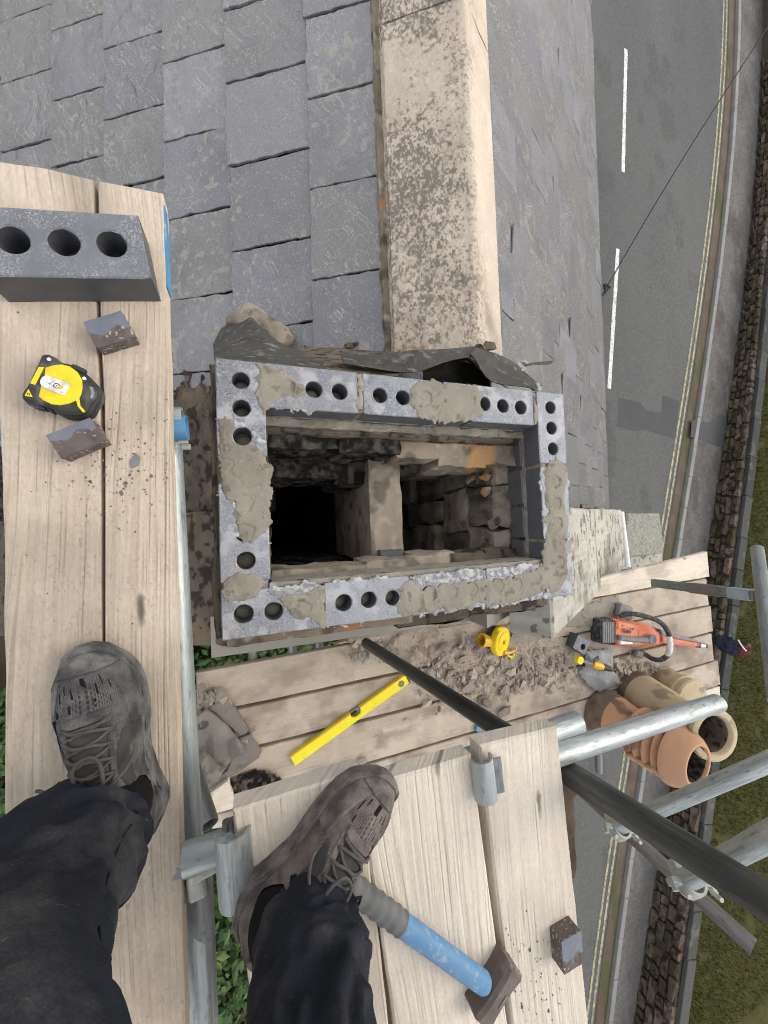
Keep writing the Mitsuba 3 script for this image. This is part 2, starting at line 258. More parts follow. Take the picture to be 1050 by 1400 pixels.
bs('rusty_tube_bsdf', steel((.16, .135, .125), (.085, .06, .048), (.24, .23, .24)), .6, .4, .3, bump=lambda p, n, uv: fbm(uv.x * 40, uv.y * 90, 1, 3) * .0012)
bs('blue_paint_bsdf', lambda p, n, uv: mix(mix((.055, .20, .40), (.12, .30, .48), fbm(p.x * 30, p.y * 30, p.z * 30, 3)), (.50, .53, .53), smoothstep(.60, .66, fbm(p.x * 40, p.y * 25, p.z * 40 + 3, 3)) * .8), .5, .4)
bs('grey_blue_bsdf', lambda p, n, uv: mix((.20, .25, .30), (.36, .41, .45), fbm(p.x * 40, p.y * 40, p.z * 40, 4)), .5, .4)
bs('coupler_bsdf', lambda p, n, uv: mix((.33, .34, .31), (.55, .56, .52), fbm(p.x * 60, p.y * 60, p.z * 60, 3)), .5, .5, .4)
bs('asphalt_bsdf', lambda p, n, uv: mix(mix(mix((.090, .092, .094), (.132, .132, .130), fbm(p.x * .75, p.y * .12, 0, 4)), (.080, .08, .08), smoothstep(.60, .72, fbm(p.x * 1.3 + 5, p.y * .8, 3, 4)) * .5), (.20, .20, .195), smoothstep(.68, .82, noise(p.x * 38, p.y * 38)) * .35) * (1 - .16 * noise(p.x * 17, p.y * 17, 4)), .85, .3,
   bump=lambda p, n, uv: noise(p.x * 60, p.y * 60) * .008)
bs('asphalt_patch_bsdf', lambda p, n, uv: mix((.066, .068, .070), (.082, .083, .084), fbm(p.x * 3, p.y * 3, 0, 3)), .85, .3)
def pave_color(p, n, uv):
    c = mix((.108, .103, .098), (.158, .150, .142), fbm(p.x * 1.1, p.y * 1.1, 0, 5)); c = mix(c, (.085, .070, .062), smoothstep(.46, .70, fbm(p.x * 1.6 + 5, p.y * .9, 0, 5)) * .7); c = c * (.8 + .4 * noise(p.x * 22, p.y * 22))
    return mix(c, (.20, .19, .18), smoothstep(.55, .8, fbm(p.x * 4, p.y * 3, 7, 4)) * .4)
bs('pavement_bsdf', pave_color, .9, .2)
bs('kerb_bsdf', lambda p, n, uv: mix((.21, .21, .205), (.30, .295, .285), fbm(p.x * 4, p.y * 4, 0, 4)), .85, .2)
bs('gutter_bsdf', lambda p, n, uv: mix(mix((.085, .065, .050), (.15, .12, .095), fbm(p.x * 4, p.y * 3, 0, 4)), (.075, .085, .035), smoothstep(.55, .68, fbm(p.x * 3, p.y * .6, 2, 3)) * .8), .9, .2)
bs('white_line_bsdf', lambda p, n, uv: mix((.66, .66, .64), (.30, .30, .29), smoothstep(.58, .72, fbm(p.x * 22, p.y * 22, 0, 3)) * .8), .8, .3)
bs('yellow_line_bsdf', lambda p, n, uv: mix((.42, .385, .24), (.19, .18, .145), smoothstep(.36, .66, fbm(p.x * 16, p.y * 12, 0, 4)) * .85), .8, .3)
def wall_color(p, n, uv):
    k = sd(uv); c = mix((.055, .040, .030), (.165, .132, .105), cell_rand(k, 5)); c = mix(c, (.060, .064, .026), smoothstep(.52, .70, fbm(p.x * 2.3, p.y * 2.3, p.z * 2.3, 3)) * .6); return mix(c, (.026, .022, .017), smoothstep(.40, .70, fbm(p.x * 9, p.y * 9, p.z * 9, 4)) * .8)
bs('wall_stone_bsdf', wall_color, .9, .15, bump=lambda p, n, uv: fbm(p.x * 18, p.y * 18, p.z * 18, 3) * .02)
bs('cope_bsdf', lambda p, n, uv: mix(mix((.050, .052, .050), (.085, .085, .08), cell_rand(sd(uv), 3)), (.15, .15, .12), smoothstep(.55, .72, fbm(p.x * 5, p.y * 5, p.z * 5, 4)) * .5), .9, .15)
bs('wall_dark_bsdf', lambda p, n, uv: mix((.045, .038, .03), (.10, .085, .068), fbm(p.x * 9, p.y * 9, p.z * 9, 4)), .95, .1)
def grass_color(p, n, uv): return mix(mix((.050, .062, .016), (.098, .092, .030), fbm(p.x * 3, p.y * 3, 0, 4)), (.15, .125, .055), smoothstep(.45, .75, fbm(p.x * 12, p.y * 12, 3, 3)) * .65)
bs('grass_bsdf', grass_color, .9, .15)
bs('lawn_soil_bsdf', lambda p, n, uv: mix((.040, .045, .016), (.075, .070, .026), fbm(p.x * 6, p.y * 6, 0, 4)), .95, .1)
bs('soil_bsdf', lambda p, n, uv: mix((.045, .034, .024), (.105, .080, .055), fbm(p.x * 5, p.y * 5, p.z * 5, 4)), .95, .1)
bs('leaf_bsdf', lambda p, n, uv: mix(mix((.022, .055, .014), (.055, .125, .026), cell_rand(dr.floor(p.x * 11), dr.floor(p.y * 11), dr.floor(p.z * 11))), (.105, .15, .04), smoothstep(.6, .8, noise(p.x * 6, p.y * 6, p.z * 6)) * .6), .5, .4)
def cloth_color(p, n, uv):
    c = mix((.0085, .0105, .0165), (.0215, .0240, .0320), fbm(p.x * 12, p.y * 12, p.z * 12, 5)); c = mix(c, (.095, .090, .084), smoothstep(.46, .78, fbm(p.x * 15 + 2, p.y * 15, p.z * 15, 6)) * .42); c = c * (.75 + .5 * noise(p.x * 620, p.y * 620, p.z * 620))
    return mix(c, (.20, .19, .175), smoothstep(.72, .92, fbm(p.x * 240, p.y * 240, p.z * 240, 2)) * smoothstep(.50, .75, fbm(p.x * 16 + 7, p.y * 16, p.z * 16, 3)) * .55)
bs('trouser_bsdf', cloth_color, .85, .2, bump=lambda p, n, uv: noise(p.x * 900, p.y * 900, p.z * 900) * .00020 + fbm(p.x * 38, p.y * 38, p.z * 60, 5) * .0045)
bs('sock_bsdf', (.012, .012, .013), .95, .1)
def shoe(base, dust):
    def color(p, n, uv):                                       # uv: metres along and around the shoe
        c = mix(base, dust, smoothstep(.32, .72, fbm(p.x * 34, p.y * 34, p.z * 34, 6)) * .85)
        mesh = smoothstep(.155, .165, uv.x) * smoothstep(.268, .258, uv.x)
        gx, gy = uv.x * 150, uv.y * 330; o = dr.floor(gy) * .5; cx = gx + o - dr.floor(gx + o) - .5; cy = gy - dr.floor(gy) - .5
        hole = smoothstep(.42, .20, dr.sqrt(dr.square(cx * .75) + dr.square(cy * 1.3)))
        return mix(c, (.016, .015, .015), hole * mesh * .75 * smoothstep(.25, .6, fbm(uv.x * 26, uv.y * 40, 3, 3))) * (.75 + .5 * noise(p.x * 650, p.y * 650, p.z * 650))
    return color
bs('shoe_bsdf', shoe((.055, .053, .053), (.155, .148, .143)), .85, .2, bump=lambda p, n, uv: fbm(p.x * 70, p.y * 70, p.z * 70, 5) * .0040 + noise(p.x * 500, p.y * 500, p.z * 500) * .0006)
bs('brown_shoe_bsdf', shoe((.095, .078, .071), (.205, .170, .154)), .85, .2, bump=lambda p, n, uv: fbm(p.x * 70, p.y * 70, p.z * 70, 5) * .0040 + noise(p.x * 500, p.y * 500, p.z * 500) * .0006)
bs('shoe_panel_bsdf', lambda p, n, uv: (.8 + .4 * noise(p.x * 560, p.y * 560, p.z * 560)) * mix((.052, .051, .051), (.165, .160, .155), smoothstep(.25, .75, fbm(p.x * 44, p.y * 44, p.z * 44, 6))), .85, .2, bump=lambda p, n, uv: fbm(p.x * 70, p.y * 70, p.z * 70, 5) * .0034)
bs('brown_panel_bsdf', lambda p, n, uv: (.8 + .4 * noise(p.x * 560, p.y * 560, p.z * 560)) * mix((.070, .060, .056), (.190, .164, .152), smoothstep(.25, .75, fbm(p.x * 44, p.y * 44, p.z * 44, 6))), .85, .2, bump=lambda p, n, uv: fbm(p.x * 70, p.y * 70, p.z * 70, 5) * .0034)
bs('lace_bsdf', lambda p, n, uv: mix((.050, .048, .047), (.125, .118, .112), fbm(p.x * 90, p.y * 90, p.z * 90, 3)), .9, .15)
bs('tongue_bsdf', lambda p, n, uv: mix((.035, .034, .034), (.085, .078, .074), fbm(p.x * 50, p.y * 50, p.z * 50, 3)), .9, .15, bump=lambda p, n, uv: noise(p.x * 500, p.y * 500, p.z * 500) * .0004)
bs('terracotta_bsdf', lambda p, n, uv: mix(mix((.40, .215, .125), (.52, .31, .19), fbm(p.x * 6, p.y * 6, p.z * 6, 4)), (.085, .055, .04), smoothstep(.58, .70, fbm(p.x * 9 + 2, p.y * 9, p.z * 5, 4)) * .75), .7, .3, bump=lambda p, n, uv: fbm(p.x * 40, p.y * 40, p.z * 40, 3) * .003)
bs('cream_pot_bsdf', lambda p, n, uv: mix(mix((.36, .275, .165), (.52, .43, .285), fbm(p.x * 6, p.y * 6, p.z * 6, 4)), (.13, .10, .075), smoothstep(.56, .68, fbm(p.x * 14 + 2, p.y * 14, p.z * 8, 4)) * .6), .55, .4, bump=lambda p, n, uv: fbm(p.x * 40, p.y * 40, p.z * 40, 3) * .003)
bs('pot_soot_bsdf', lambda p, n, uv: mix((.065, .048, .038), (.24, .175, .13), fbm(p.x * 20, p.y * 20, p.z * 20, 4)), .85, .2)
bs('yellow_bsdf', lambda p, n, uv: mix((.78, .60, .012), (.62, .47, .03), smoothstep(.55, .75, fbm(p.x * 60, p.y * 60, p.z * 60, 3)) * .7), .4, .45)
bs('lime_yellow_bsdf', lambda p, n, uv: mix((.78, .68, .015), (.55, .46, .05), smoothstep(.60, .75, fbm(p.x * 45, p.y * 45, p.z * 45, 4)) * .6), .4, .45)
bs('amber_bsdf', lambda p, n, uv: mix((.72, .42, .020), (.56, .34, .04), smoothstep(.5, .75, fbm(p.x * 40, p.y * 40, p.z * 40, 3))), .4, .45)
bs('black_plastic_bsdf', lambda p, n, uv: mix((.030, .031, .031), (.105, .102, .095), smoothstep(.42, .75, fbm(p.x * 60, p.y * 60, p.z * 60, 4))), .6, .4, bump=lambda p, n, uv: fbm(p.x * 180, p.y * 180, p.z * 180, 2) * .0008)
bs('grey_plastic_bsdf', lambda p, n, uv: mix((.12, .125, .13), (.23, .235, .24), fbm(p.x * 30, p.y * 30, p.z * 30, 4)), .55, .4)
bs('orange_bsdf', lambda p, n, uv: mix((.60, .145, .065), (.50, .22, .14), smoothstep(.45, .75, fbm(p.x * 25, p.y * 25, p.z * 25, 4))), .45, .45)
bs('white_bsdf', lambda p, n, uv: mix((.72, .72, .70), (.50, .49, .46), smoothstep(.55, .75, fbm(p.x * 60, p.y * 60, p.z * 60, 3))), .5, .4)
bs('handle_blue_bsdf', lambda p, n, uv: mix(mix((.075, .205, .385), (.13, .27, .43), fbm(p.x * 50, p.y * 50, p.z * 50, 3)), (.36, .40, .42), smoothstep(.56, .76, fbm(p.x * 110, p.y * 110, p.z * 110, 5)) * .6), .5, .4)
bs('tape_wrap_bsdf', lambda p, n, uv: mix((.080, .083, .085), (.17, .17, .168), fbm(p.x * 45, p.y * 45, p.z * 45, 4)), .6, .35, bump=lambda p, n, uv: fbm(p.x * 110, p.y * 110, p.z * 110, 3) * .002)
bs('hammer_bsdf', lambda p, n, uv: mix(mix((.085, .062, .052), (.19, .155, .135), fbm(p.x * 40, p.y * 40, p.z * 40, 4)), (.34, .33, .32), smoothstep(.6, .72, fbm(p.x * 30, p.y * 30, p.z * 30 + 4, 3)) * .5), .55, .4, .3, bump=lambda p, n, uv: fbm(p.x * 90, p.y * 90, p.z * 90, 3) * .0012)
bs('rubble_bsdf', lambda p, n, uv: mix(mix((.19, .162, .138), (.42, .365, .315), cell_rand(sd(uv), 4)), (.42, .36, .30), smoothstep(.55, .75, fbm(p.x * 50, p.y * 50, p.z * 50, 3)) * .4), .9, .15, bump=lambda p, n, uv: fbm(p.x * 90, p.y * 90, p.z * 90, 3) * .004)
bs('dust_bsdf', lambda p, n, uv: (.72 + .56 * noise(p.x * 150, p.y * 150)) * mix(mix((.26, .215, .178), (.40, .34, .285), fbm(p.x * 16, p.y * 16, 0, 4)), (.34, .27, .235), smoothstep(.55, .75, fbm(p.x * 5, p.y * 5, 3, 3)) * .45), .95, .1, bump=lambda p, n, uv: fbm(p.x * 60, p.y * 60, p.z * 60, 4) * .01)
bs('soot_heap_bsdf', lambda p, n, uv: mix((.014, .013, .012), (.16, .13, .105), smoothstep(.40, .8, fbm(p.x * 45, p.y * 45, p.z * 45, 4))), .95, .1, bump=lambda p, n, uv: fbm(p.x * 80, p.y * 80, p.z * 80, 4) * .01)
bs('grey_sheet_bsdf', lambda p, n, uv: mix((.17, .175, .18), (.33, .335, .335), fbm(p.x * 14, p.y * 14, p.z * 14, 4)), .6, .35, bump=lambda p, n, uv: fbm(p.x * 30, p.y * 30, p.z * 30, 3) * .006)
bs('dusty_plate_bsdf', lambda p, n, uv: mix(mix((.115, .105, .095), (.27, .24, .21), fbm(p.x * 12, p.y * 12, p.z * 12, 4)), (.06, .055, .05), smoothstep(.55, .7, fbm(p.x * 20 + 5, p.y * 20, p.z * 20, 3)) * .5), .7, .3, bump=lambda p, n, uv: fbm(p.x * 50, p.y * 50, p.z * 50, 3) * .003)
bs('pebbledash_bsdf', lambda p, n, uv: mix((.20, .195, .165), (.38, .37, .32), noise(p.x * 45, p.y * 45, p.z * 45)), .9, .15, bump=lambda p, n, uv: noise(p.x * 60, p.y * 60, p.z * 60) * .01)
bs('navy_cloth_bsdf', (.012, .016, .028), .9, .1)
bs('maroon_cloth_bsdf', lambda p, n, uv: mix((.07, .022, .016), (.20, .12, .10), smoothstep(.5, .8, fbm(p.x * 9, p.y * 9, p.z * 9, 3))), .9, .1)
bs('cable_bsdf', (.02, .02, .021), .6, .3)
bs('light_render_bsdf', lambda p, n, uv: mix((.26, .245, .215), (.36, .34, .30), fbm(p.x * 3, p.y * 3, p.z * 3, 4)), .9, .15)
# ------------------------------------------------------------------ the ground: road, pavement, wall top lawn, garden
GZ = -7.2
yl = np.array([at(x, y, GZ)[:2] for x, y in ((988, 0), (985, 100), (972, 260), (942, 480), (905, 700), (897, 758), (853, 1037), (833, 1160), (807, 1346), (800, 1395))])
_c = np.polyfit(yl[:, 1], yl[:, 0], 3)
def edge(off, y0=-19.0, y1=26.0, n=60, z=GZ):                 # a line along the road, off metres east of the yellow line
    y = np.linspace(y0, y1, n); yc = np.clip(y, -15, 20); x = np.polyval(_c, yc) + np.polyval(np.polyder(_c), yc) * (y - yc)
    t = np.gradient(np.column_stack([x, y]), axis=0); t /= np.linalg.norm(t, axis=1, keepdims=True)
    return np.column_stack([x + t[:, 1] * off, y - t[:, 0] * off])
def ribbon(a, b, z0, z1, bevel=0.0): return prism(Polygon(np.vstack([a, b[::-1]])), z0, z1, bevel)
def sheet(a, b, za, zb=None):
    n = len(a); zb = za if zb is None else zb; v = np.vstack([np.column_stack([a, np.full(n, za)]), np.column_stack([b, np.full(n, zb)])]); i = np.arange(n - 1)
    return TM(v, np.vstack([np.column_stack([i + n, i + 1 + n, i + 1]), np.column_stack([i + n, i + 1, i])]))
g = add('ground', TM([[-120, -120, GZ - .06], [140, -120, GZ - .06], [140, 140, GZ - .06], [-120, 140, GZ - .06]], [[0, 1, 2], [0, 2, 3]]), 'soil_bsdf')
tag(g, 'dark bare earth of the garden and beyond the road', kind='structure')
k = add('road', sheet(edge(-16), edge(.42), GZ), 'asphalt_bsdf'); tag(k, 'grey asphalt road running past the house', kind='structure')
def dash(p, w=.14):
    a, b = [at(x, y, GZ + .008)[:2] for x, y in p]; t = unit(b - a); q = np.array([-t[1], t[0]]) * w / 2
    return prism(jag(Polygon([a + q, b + q, b - q, a - q]), .12, .018, 3), GZ + .001, GZ + .008)
L0, L1, L2 = ((856, 67), (852, 235)), ((845, 340), (833, 531)), ((823, 655), (806, 850))
for d in (L0, L1, L2, ((859, -95), (857.5, -20))): add('centre_line_dash', dash(d), 'white_line_bsdf', 'road')
for o in (0.0, .19): add('yellow_line', ribbon(edge(o), edge(o + .072), GZ + .001, GZ + .008), 'yellow_line_bsdf', 'road')
patch = plan(((846, 544), (876, 551), (883, 561), (904, 565), (906, 540), (929, 549), (922, 600), (881, 587), (869, 590), (844, 583)), GZ)
add('asphalt_patch', prism(patch, GZ + .0005, GZ + .0045), 'asphalt_patch_bsdf', 'road')
add('gutter_band', sheet(edge(.34), edge(.74), GZ + .010), 'gutter_bsdf', 'road')
ka, kb = edge(.74, n=46), edge(.90, n=46)
for i in range(45):
    t = .012
    add('kerb_stone', ribbon(np.array([ka[i] * (1 - t) + ka[i + 1] * t, ka[i + 1]]), np.array([kb[i] * (1 - t) + kb[i + 1] * t, kb[i + 1]]), GZ - .05, GZ + .11 + rnd.uniform(-.004, .004), .012), 'kerb_bsdf', 'road')
wb = np.array([at(x, y, GZ + .1)[:2] for x, y in ((1041, 0), (1036, 200), (1008, 480), (985, 640), (966, 740), (905, 1200), (884, 1271), (865, 1400))])
_w = np.polyfit(wb[:, 1], wb[:, 0], 3)
def wline(off, y0=-19.0, y1=26.0, n=60):
    y = np.linspace(y0, y1, n); yc = np.clip(y, -15, 19); x = np.polyval(_w, yc) + np.polyval(np.polyder(_w), yc) * (y - yc)
    t = np.gradient(np.column_stack([x, y]), axis=0); t /= np.linalg.norm(t, axis=1, keepdims=True); return np.column_stack([x + t[:, 1] * off, y - t[:, 0] * off])
k = add('pavement', sheet(edge(.89), wline(.1), GZ + .095), 'pavement_bsdf'); tag(k, 'worn grey footpath between the kerb and the stone wall', kind='structure')
add('pavement_patch', prism(plan(((946, 574), (968, 578), (984, 566), (999, 570), (987, 612), (968, 606), (944, 597)), GZ + .1), GZ + .096, GZ + .100), 'asphalt_patch_bsdf', 'pavement')
def wall_h(y): return .50 + .016 * np.clip(8 - y, 0, 22)
# the stone retaining wall
w = thing('retaining_wall', 'long brown rubble stone wall with flat dark copings beside the footpath', 'wall')
n_ = 60; b0, b1 = wline(.06, n=n_), wline(.62, n=n_); hh = wall_h(b0[:, 1]) - .03
v = np.vstack([np.column_stack([b0, np.full(n_, GZ - .05)]), np.column_stack([b0, GZ + .1 + hh]), np.column_stack([b1, GZ + .1 + hh])]); i = np.arange(n_ - 1)
add('core', TM(v, np.vstack([np.column_stack([i, i + n_, i + 1 + n_]), np.column_stack([i, i + 1 + n_, i + 1]), np.column_stack([i + n_, i + 2 * n_, i + 1 + 2 * n_]), np.column_stack([i + n_, i + 1 + 2 * n_, i + 1 + n_])])), 'wall_dark_bsdf', w)
wl = wline(0, n=900); ws = np.r_[0, np.cumsum(np.linalg.norm(np.diff(wl, axis=0), axis=1))]
def wpt(s): return np.array([np.interp(s, ws, wl[:, 0]), np.interp(s, ws, wl[:, 1])])
far, cnt = [], 0
rows = 4
for r in range(rows):
    s = 1.0 + r * .17
    while s < ws[-1] - 2:
        L = rnd.choice((rnd.uniform(.16, .30), rnd.uniform(.28, .55), rnd.uniform(.4, .75))); p, q = wpt(s), wpt(s + L); mid = (p + q) / 2; tdir = unit(np.r_[q - p, 0]); nrm = np.array([tdir[1], -tdir[0], 0]); H = wall_h(mid[1]) / rows
        if -17 < mid[1] < 17:
            m = rock(1000 + cnt + r * 997, (L * .99, .24, H * 1.02), 20); m.vertices = np.sign(m.vertices) * np.abs(m.vertices / (np.array([L, .24, H]) / 2)) ** .32 * np.array([L * 1.0, .24, H * 1.0]) / 2
            M = frame(np.r_[mid, GZ + .1 + (r + .5) * H] + nrm * (.055 - .02 * rnd.random()), tdir, nrm, [0, 0, 1])
            if cnt < 292 and (mid[1] < 6.5 or r % 2): addp('stone', m, 'wall_stone_bsdf', w, M); cnt += 1
            else: far.append(uvm(m, nseed(), M)); cnt += 0
            if cnt > 291 or not (mid[1] < 6.5 or r % 2): rnd.random()
        s += L + .015
k = add('stone_courses', cat([a for a, _ in far]), 'wall_stone_bsdf', w, uv=np.vstack([b for _, b in far])) if far else None
if k: labels[k] = {'label': 'more distant small brown stones of the wall face', 'kind': 'stuff'}
s = .4
while s < ws[-1] - 1:
    L = rnd.uniform(1.0, 1.6); p, q = wpt(s), wpt(s + L); mid = (p + q) / 2; td = unit(np.r_[q - p, 0]); nr = np.array([td[1], -td[0], 0])
    if -15 < mid[1] < 20: addp('coping_stone', prism(jag(sbox(-L / 2, 0, L / 2, .36), .3, .010, int(s * 9)), 0, .10, .012), 'cope_bsdf', w, frame(np.r_[mid + nr[:2] * .16, GZ + .09 + wall_h(mid[1])], td, nr, [0, 0, 1]))
    s += L + .02
# lawn above the wall
la, lb = wline(.53, n=60), wline(60, n=60)
v = np.vstack([np.column_stack([la, GZ + .06 + wall_h(la[:, 1])]), np.column_stack([lb, GZ + .06 + wall_h(la[:, 1]) + .3])]); i = np.arange(59)
k = add('lawn_ground', TM(v, np.vstack([np.column_stack([i + 60, i + 61, i + 1]), np.column_stack([i + 60, i + 1, i])])), 'lawn_soil_bsdf'); tag(k, 'earth bank under the lawn behind the stone wall', kind='structure')
gr = np.random.default_rng(4); N = 95000
t = gr.random(N); off = .50 + gr.random(N) ** 1.3 * 9.5; yy = -15 + gr.random(N) * 26; W0 = np.column_stack([np.interp(yy, wl[:, 1], wl[:, 0]), yy]); base = np.column_stack([W0[:, 0] + off, W0[:, 1], GZ + .06 + wall_h(yy)])
keep = meshkit.fbm(base * 1.1, 3, 2) > .30; base = base[keep]; N = len(base)
a = gr.uniform(0, 6.28, N); wd = gr.uniform(.007, .016, N)[:, None]; ht = gr.uniform(.05, .13, N); d = np.column_stack([np.cos(a), np.sin(a), 0 * a]); ln = np.column_stack([gr.normal(0, .055, (N, 2)), ht])
v = np.stack([base - d * wd, base + d * wd, base + ln], 1).reshape(-1, 3); k = add('lawn', TM(v, np.arange(3 * N).reshape(-1, 3)), 'grass_bsdf'); tag(k, 'patchy green and brown grass on the bank behind the wall', 'grass', kind='stuff')
# garden below the gable: bank and shrubs
gs = np.random.default_rng(8)
gx, gy = np.meshgrid(np.linspace(-9, 7, 60), np.linspace(-14, -.9, 50), indexing='ij'); gz = -6.3 + (meshkit.fbm(np.stack([gx, gy, 0 * gx], -1) * .6, 4, 3) - .5) * 1.2
gv = np.stack([gx, gy, gz], -1).reshape(-1, 3); ii, jj = np.meshgrid(np.arange(59), np.arange(49), indexing='ij'); q = np.stack([ii * 50 + jj, (ii + 1) * 50 + jj, (ii + 1) * 50 + jj + 1, ii * 50 + jj + 1], -1).reshape(-1, 4)
k = add('garden', TM(gv, np.vstack([q[:, [0, 1, 2]], q[:, [0, 2, 3]]])), 'soil_bsdf'); tag(k, 'brown garden earth below the gable end', kind='structure')
def leaves(center, rad, n, seed, lo=.05, hi=.10):
    g = np.random.default_rng(seed); p = g.normal(size=(n, 3)); p /= np.linalg.norm(p, axis=1, keepdims=True); c = np.asarray(rad)
    r = g.uniform(.45, 1.0, (n, 1)) ** .6; lump = .72 + .55 * meshkit.fbm(p * 2.6 + seed, 3, seed)[:, None]; o = p * c * r * lump + center
    u = g.normal(size=(n, 3)); u[:, 2] *= .5; u /= np.linalg.norm(u, axis=1, keepdims=True); w_ = np.cross(u, p + [0, 0, .8] + g.normal(0, .3, (n, 3))); w_ /= np.linalg.norm(w_, axis=1, keepdims=True)
    s_ = g.uniform(lo, hi, (n, 1)); nn = np.cross(u, w_)
    v = np.stack([o - u * s_, o - w_ * s_ * .45 + nn * s_ * .12, o + u * s_, o + w_ * s_ * .45 + nn * s_ * .12], 1).reshape(-1, 3); b = np.arange(n)[:, None] * 4
    return TM(v, np.vstack([b + [0, 1, 2], b + [0, 2, 3]]))
for i_, (px, py, z, r, lab_) in enumerate((((300, 1375, -5.2, (1.5, 1.6, .8), 'glossy green bush far below the gap between left and right walkways')), (8, 1110, -5.4, (1.2, 1.6, .9), 'green bush far below the left edge of the left plank'), (345, 893, -5.6, (2.4, 1.0, .7), 'shaded green bush seen through the slot beside the chimney'), (290, 1075, -5.7, (.9, 1.1, .6), 'shaded green bush far below the broken tiles'))):
    c = at(px, py, z); t_ = tag(key('shrub'), lab_, 'shrub'); add('foliage', leaves(c, r, 5200, 20 + i_), 'leaf_bsdf', t_)
    add('stem', sweep(curve([c + [0, 0, -1.1], c + [.06, .03, -.5], c + [-.05, .05, .1]], 8), [.05, .045, .04, .035, .03, .025, .02, .012], 8), 'soil_bsdf', t_)

# ------------------------------------------------------------------ the house: roof, ridge, gable
XA, ZA = .822, -.27; PW = math.tan(math.radians(33)); cw, sw = math.cos(math.radians(33)), math.sin(math.radians(33))
H = thing('house', 'stone gable ended house with old slate roof and weathered sandstone ridge', 'house')
nW = np.array([-sw, 0, cw]); aW = np.array([-cw, 0, -sw])                     # normal and downhill direction of the west slope
def onW(x, y, lift=0.0): return on_plane(x, y, np.array([XA, 0, ZA]) + nW * lift, nW)
us = [(onW(x, 200) - [XA, 0, ZA]) @ aW for x in (530, 425, 318, 232, 152, 80, 10)]
us = [us[0] - .30] + us + [us[-1] + .3 * i for i in range(1, 7)]
anchors = {1: ((478, 18), (478, 130), (478, 255), (478, 380)), 2: ((372, 107), (372, 222), (372, 340)), 3: ((275, 82), (275, 190), (275, 297), (275, 410)), 4: ((192, 61), (192, 159), (192, 258)), 5: ((116, 37), (116, 134), (116, 226)), 6: ((45, 24), (45, 111), (45, 205))}
roofW = key('west_roof', H); roofE = key('east_roof', H)
Y0, YN = .02, 9.0
def uw(x0, x1, y0): return TM([[x0, y0, ZA - .012 - (XA - x0) * PW], [x0, YN, ZA - .012 - (XA - x0) * PW], [x1, YN, ZA - .012 - (XA - x1) * PW], [x1, y0, ZA - .012 - (XA - x1) * PW]], [[0, 1, 2], [0, 2, 3]])
add('underlay', cat([uw(XA, .55, .21), uw(.55, -.03, .03), uw(-.03, XA - 3.6, -.30)]), 'soot_bsdf', roofW)
for c in range(len(us) - 1):
    um = (us[c] + us[c + 1]) / 2
    if c in anchors: V = sorted(onW(*a)[1] for a in anchors[c])
    else: V = [.2 + (.16 if c % 2 else 0) + .33 * i for i in range(3)]
    while V[0] > -.35: V.insert(0, V[0] - rnd.uniform(.31, .35))
    while V[-1] < (2.9 if c < 8 else 3.6): V.append(V[-1] + rnd.uniform(.31, .35))
    for a, b in zip(V[:-1], V[1:]):
        if us[c] < .93: a = max(a, .21 if c == 0 else .035)
        else: a = max(a, .22)
        if b - a < .05: continue
        L = us[c + 1] - us[c] + .10; g0 = .0035
        if c == 0: L = us[1] - us[0]
        poly = sbox(a + g0, 0, b - g0, L + rnd.uniform(-.006, .006)); s_ = int(1000 * (c + 1) + a * 90) % 997
        m = prism(jag(poly, .016, .0095, s_, 26), 0, .008 + rnd.uniform(0, .003), .0018)
        tl, yaw, roll = .021 / L, rnd.uniform(-.016, .016), max(0, rnd.uniform(-.006, .018))
        o = np.array([XA, 0, ZA]) + aW * (us[c + 1] - L)
        # local x = along the ridge, local y = downhill; tail lifted onto the course below, south edge slightly proud
        m.vertices[:, 2] += m.vertices[:, 1] * tl + (b - m.vertices[:, 0]) * roll; cx_ = (a + b) / 2
        R_ = trimesh.transformations.rotation_matrix(yaw, [0, 0, 1], [cx_, L / 2, 0]); m.apply_transform(R_)
        addp('slate', m, 'slate_bsdf', roofW, frame(o, [0, 1, 0], aW, nW))
def PE(u, v, lift=0.0):                                       # the east slope: u from the ridge (0) to the eave (1), v north
    ex = 3.40 + .026 * (v + .28); sl = (ZA + 1.87) / (ex - XA); return np.array([XA + u * (ex - XA), v, ZA - u * (ZA + 1.87)]) + lift * unit([sl, 0, 1])
q = [PE(.068, -.32, -.012), PE(1, -.32, -.012), PE(1, YN, -.012), PE(.068, YN, -.012), PE(0, .21, -.012), PE(.068, .21, -.012), PE(0, YN, -.012)]; add('underlay', TM(q, [[0, 1, 2], [0, 2, 3], [4, 5, 3], [4, 3, 6]]), 'soot_bsdf', roofE)
NC = 11
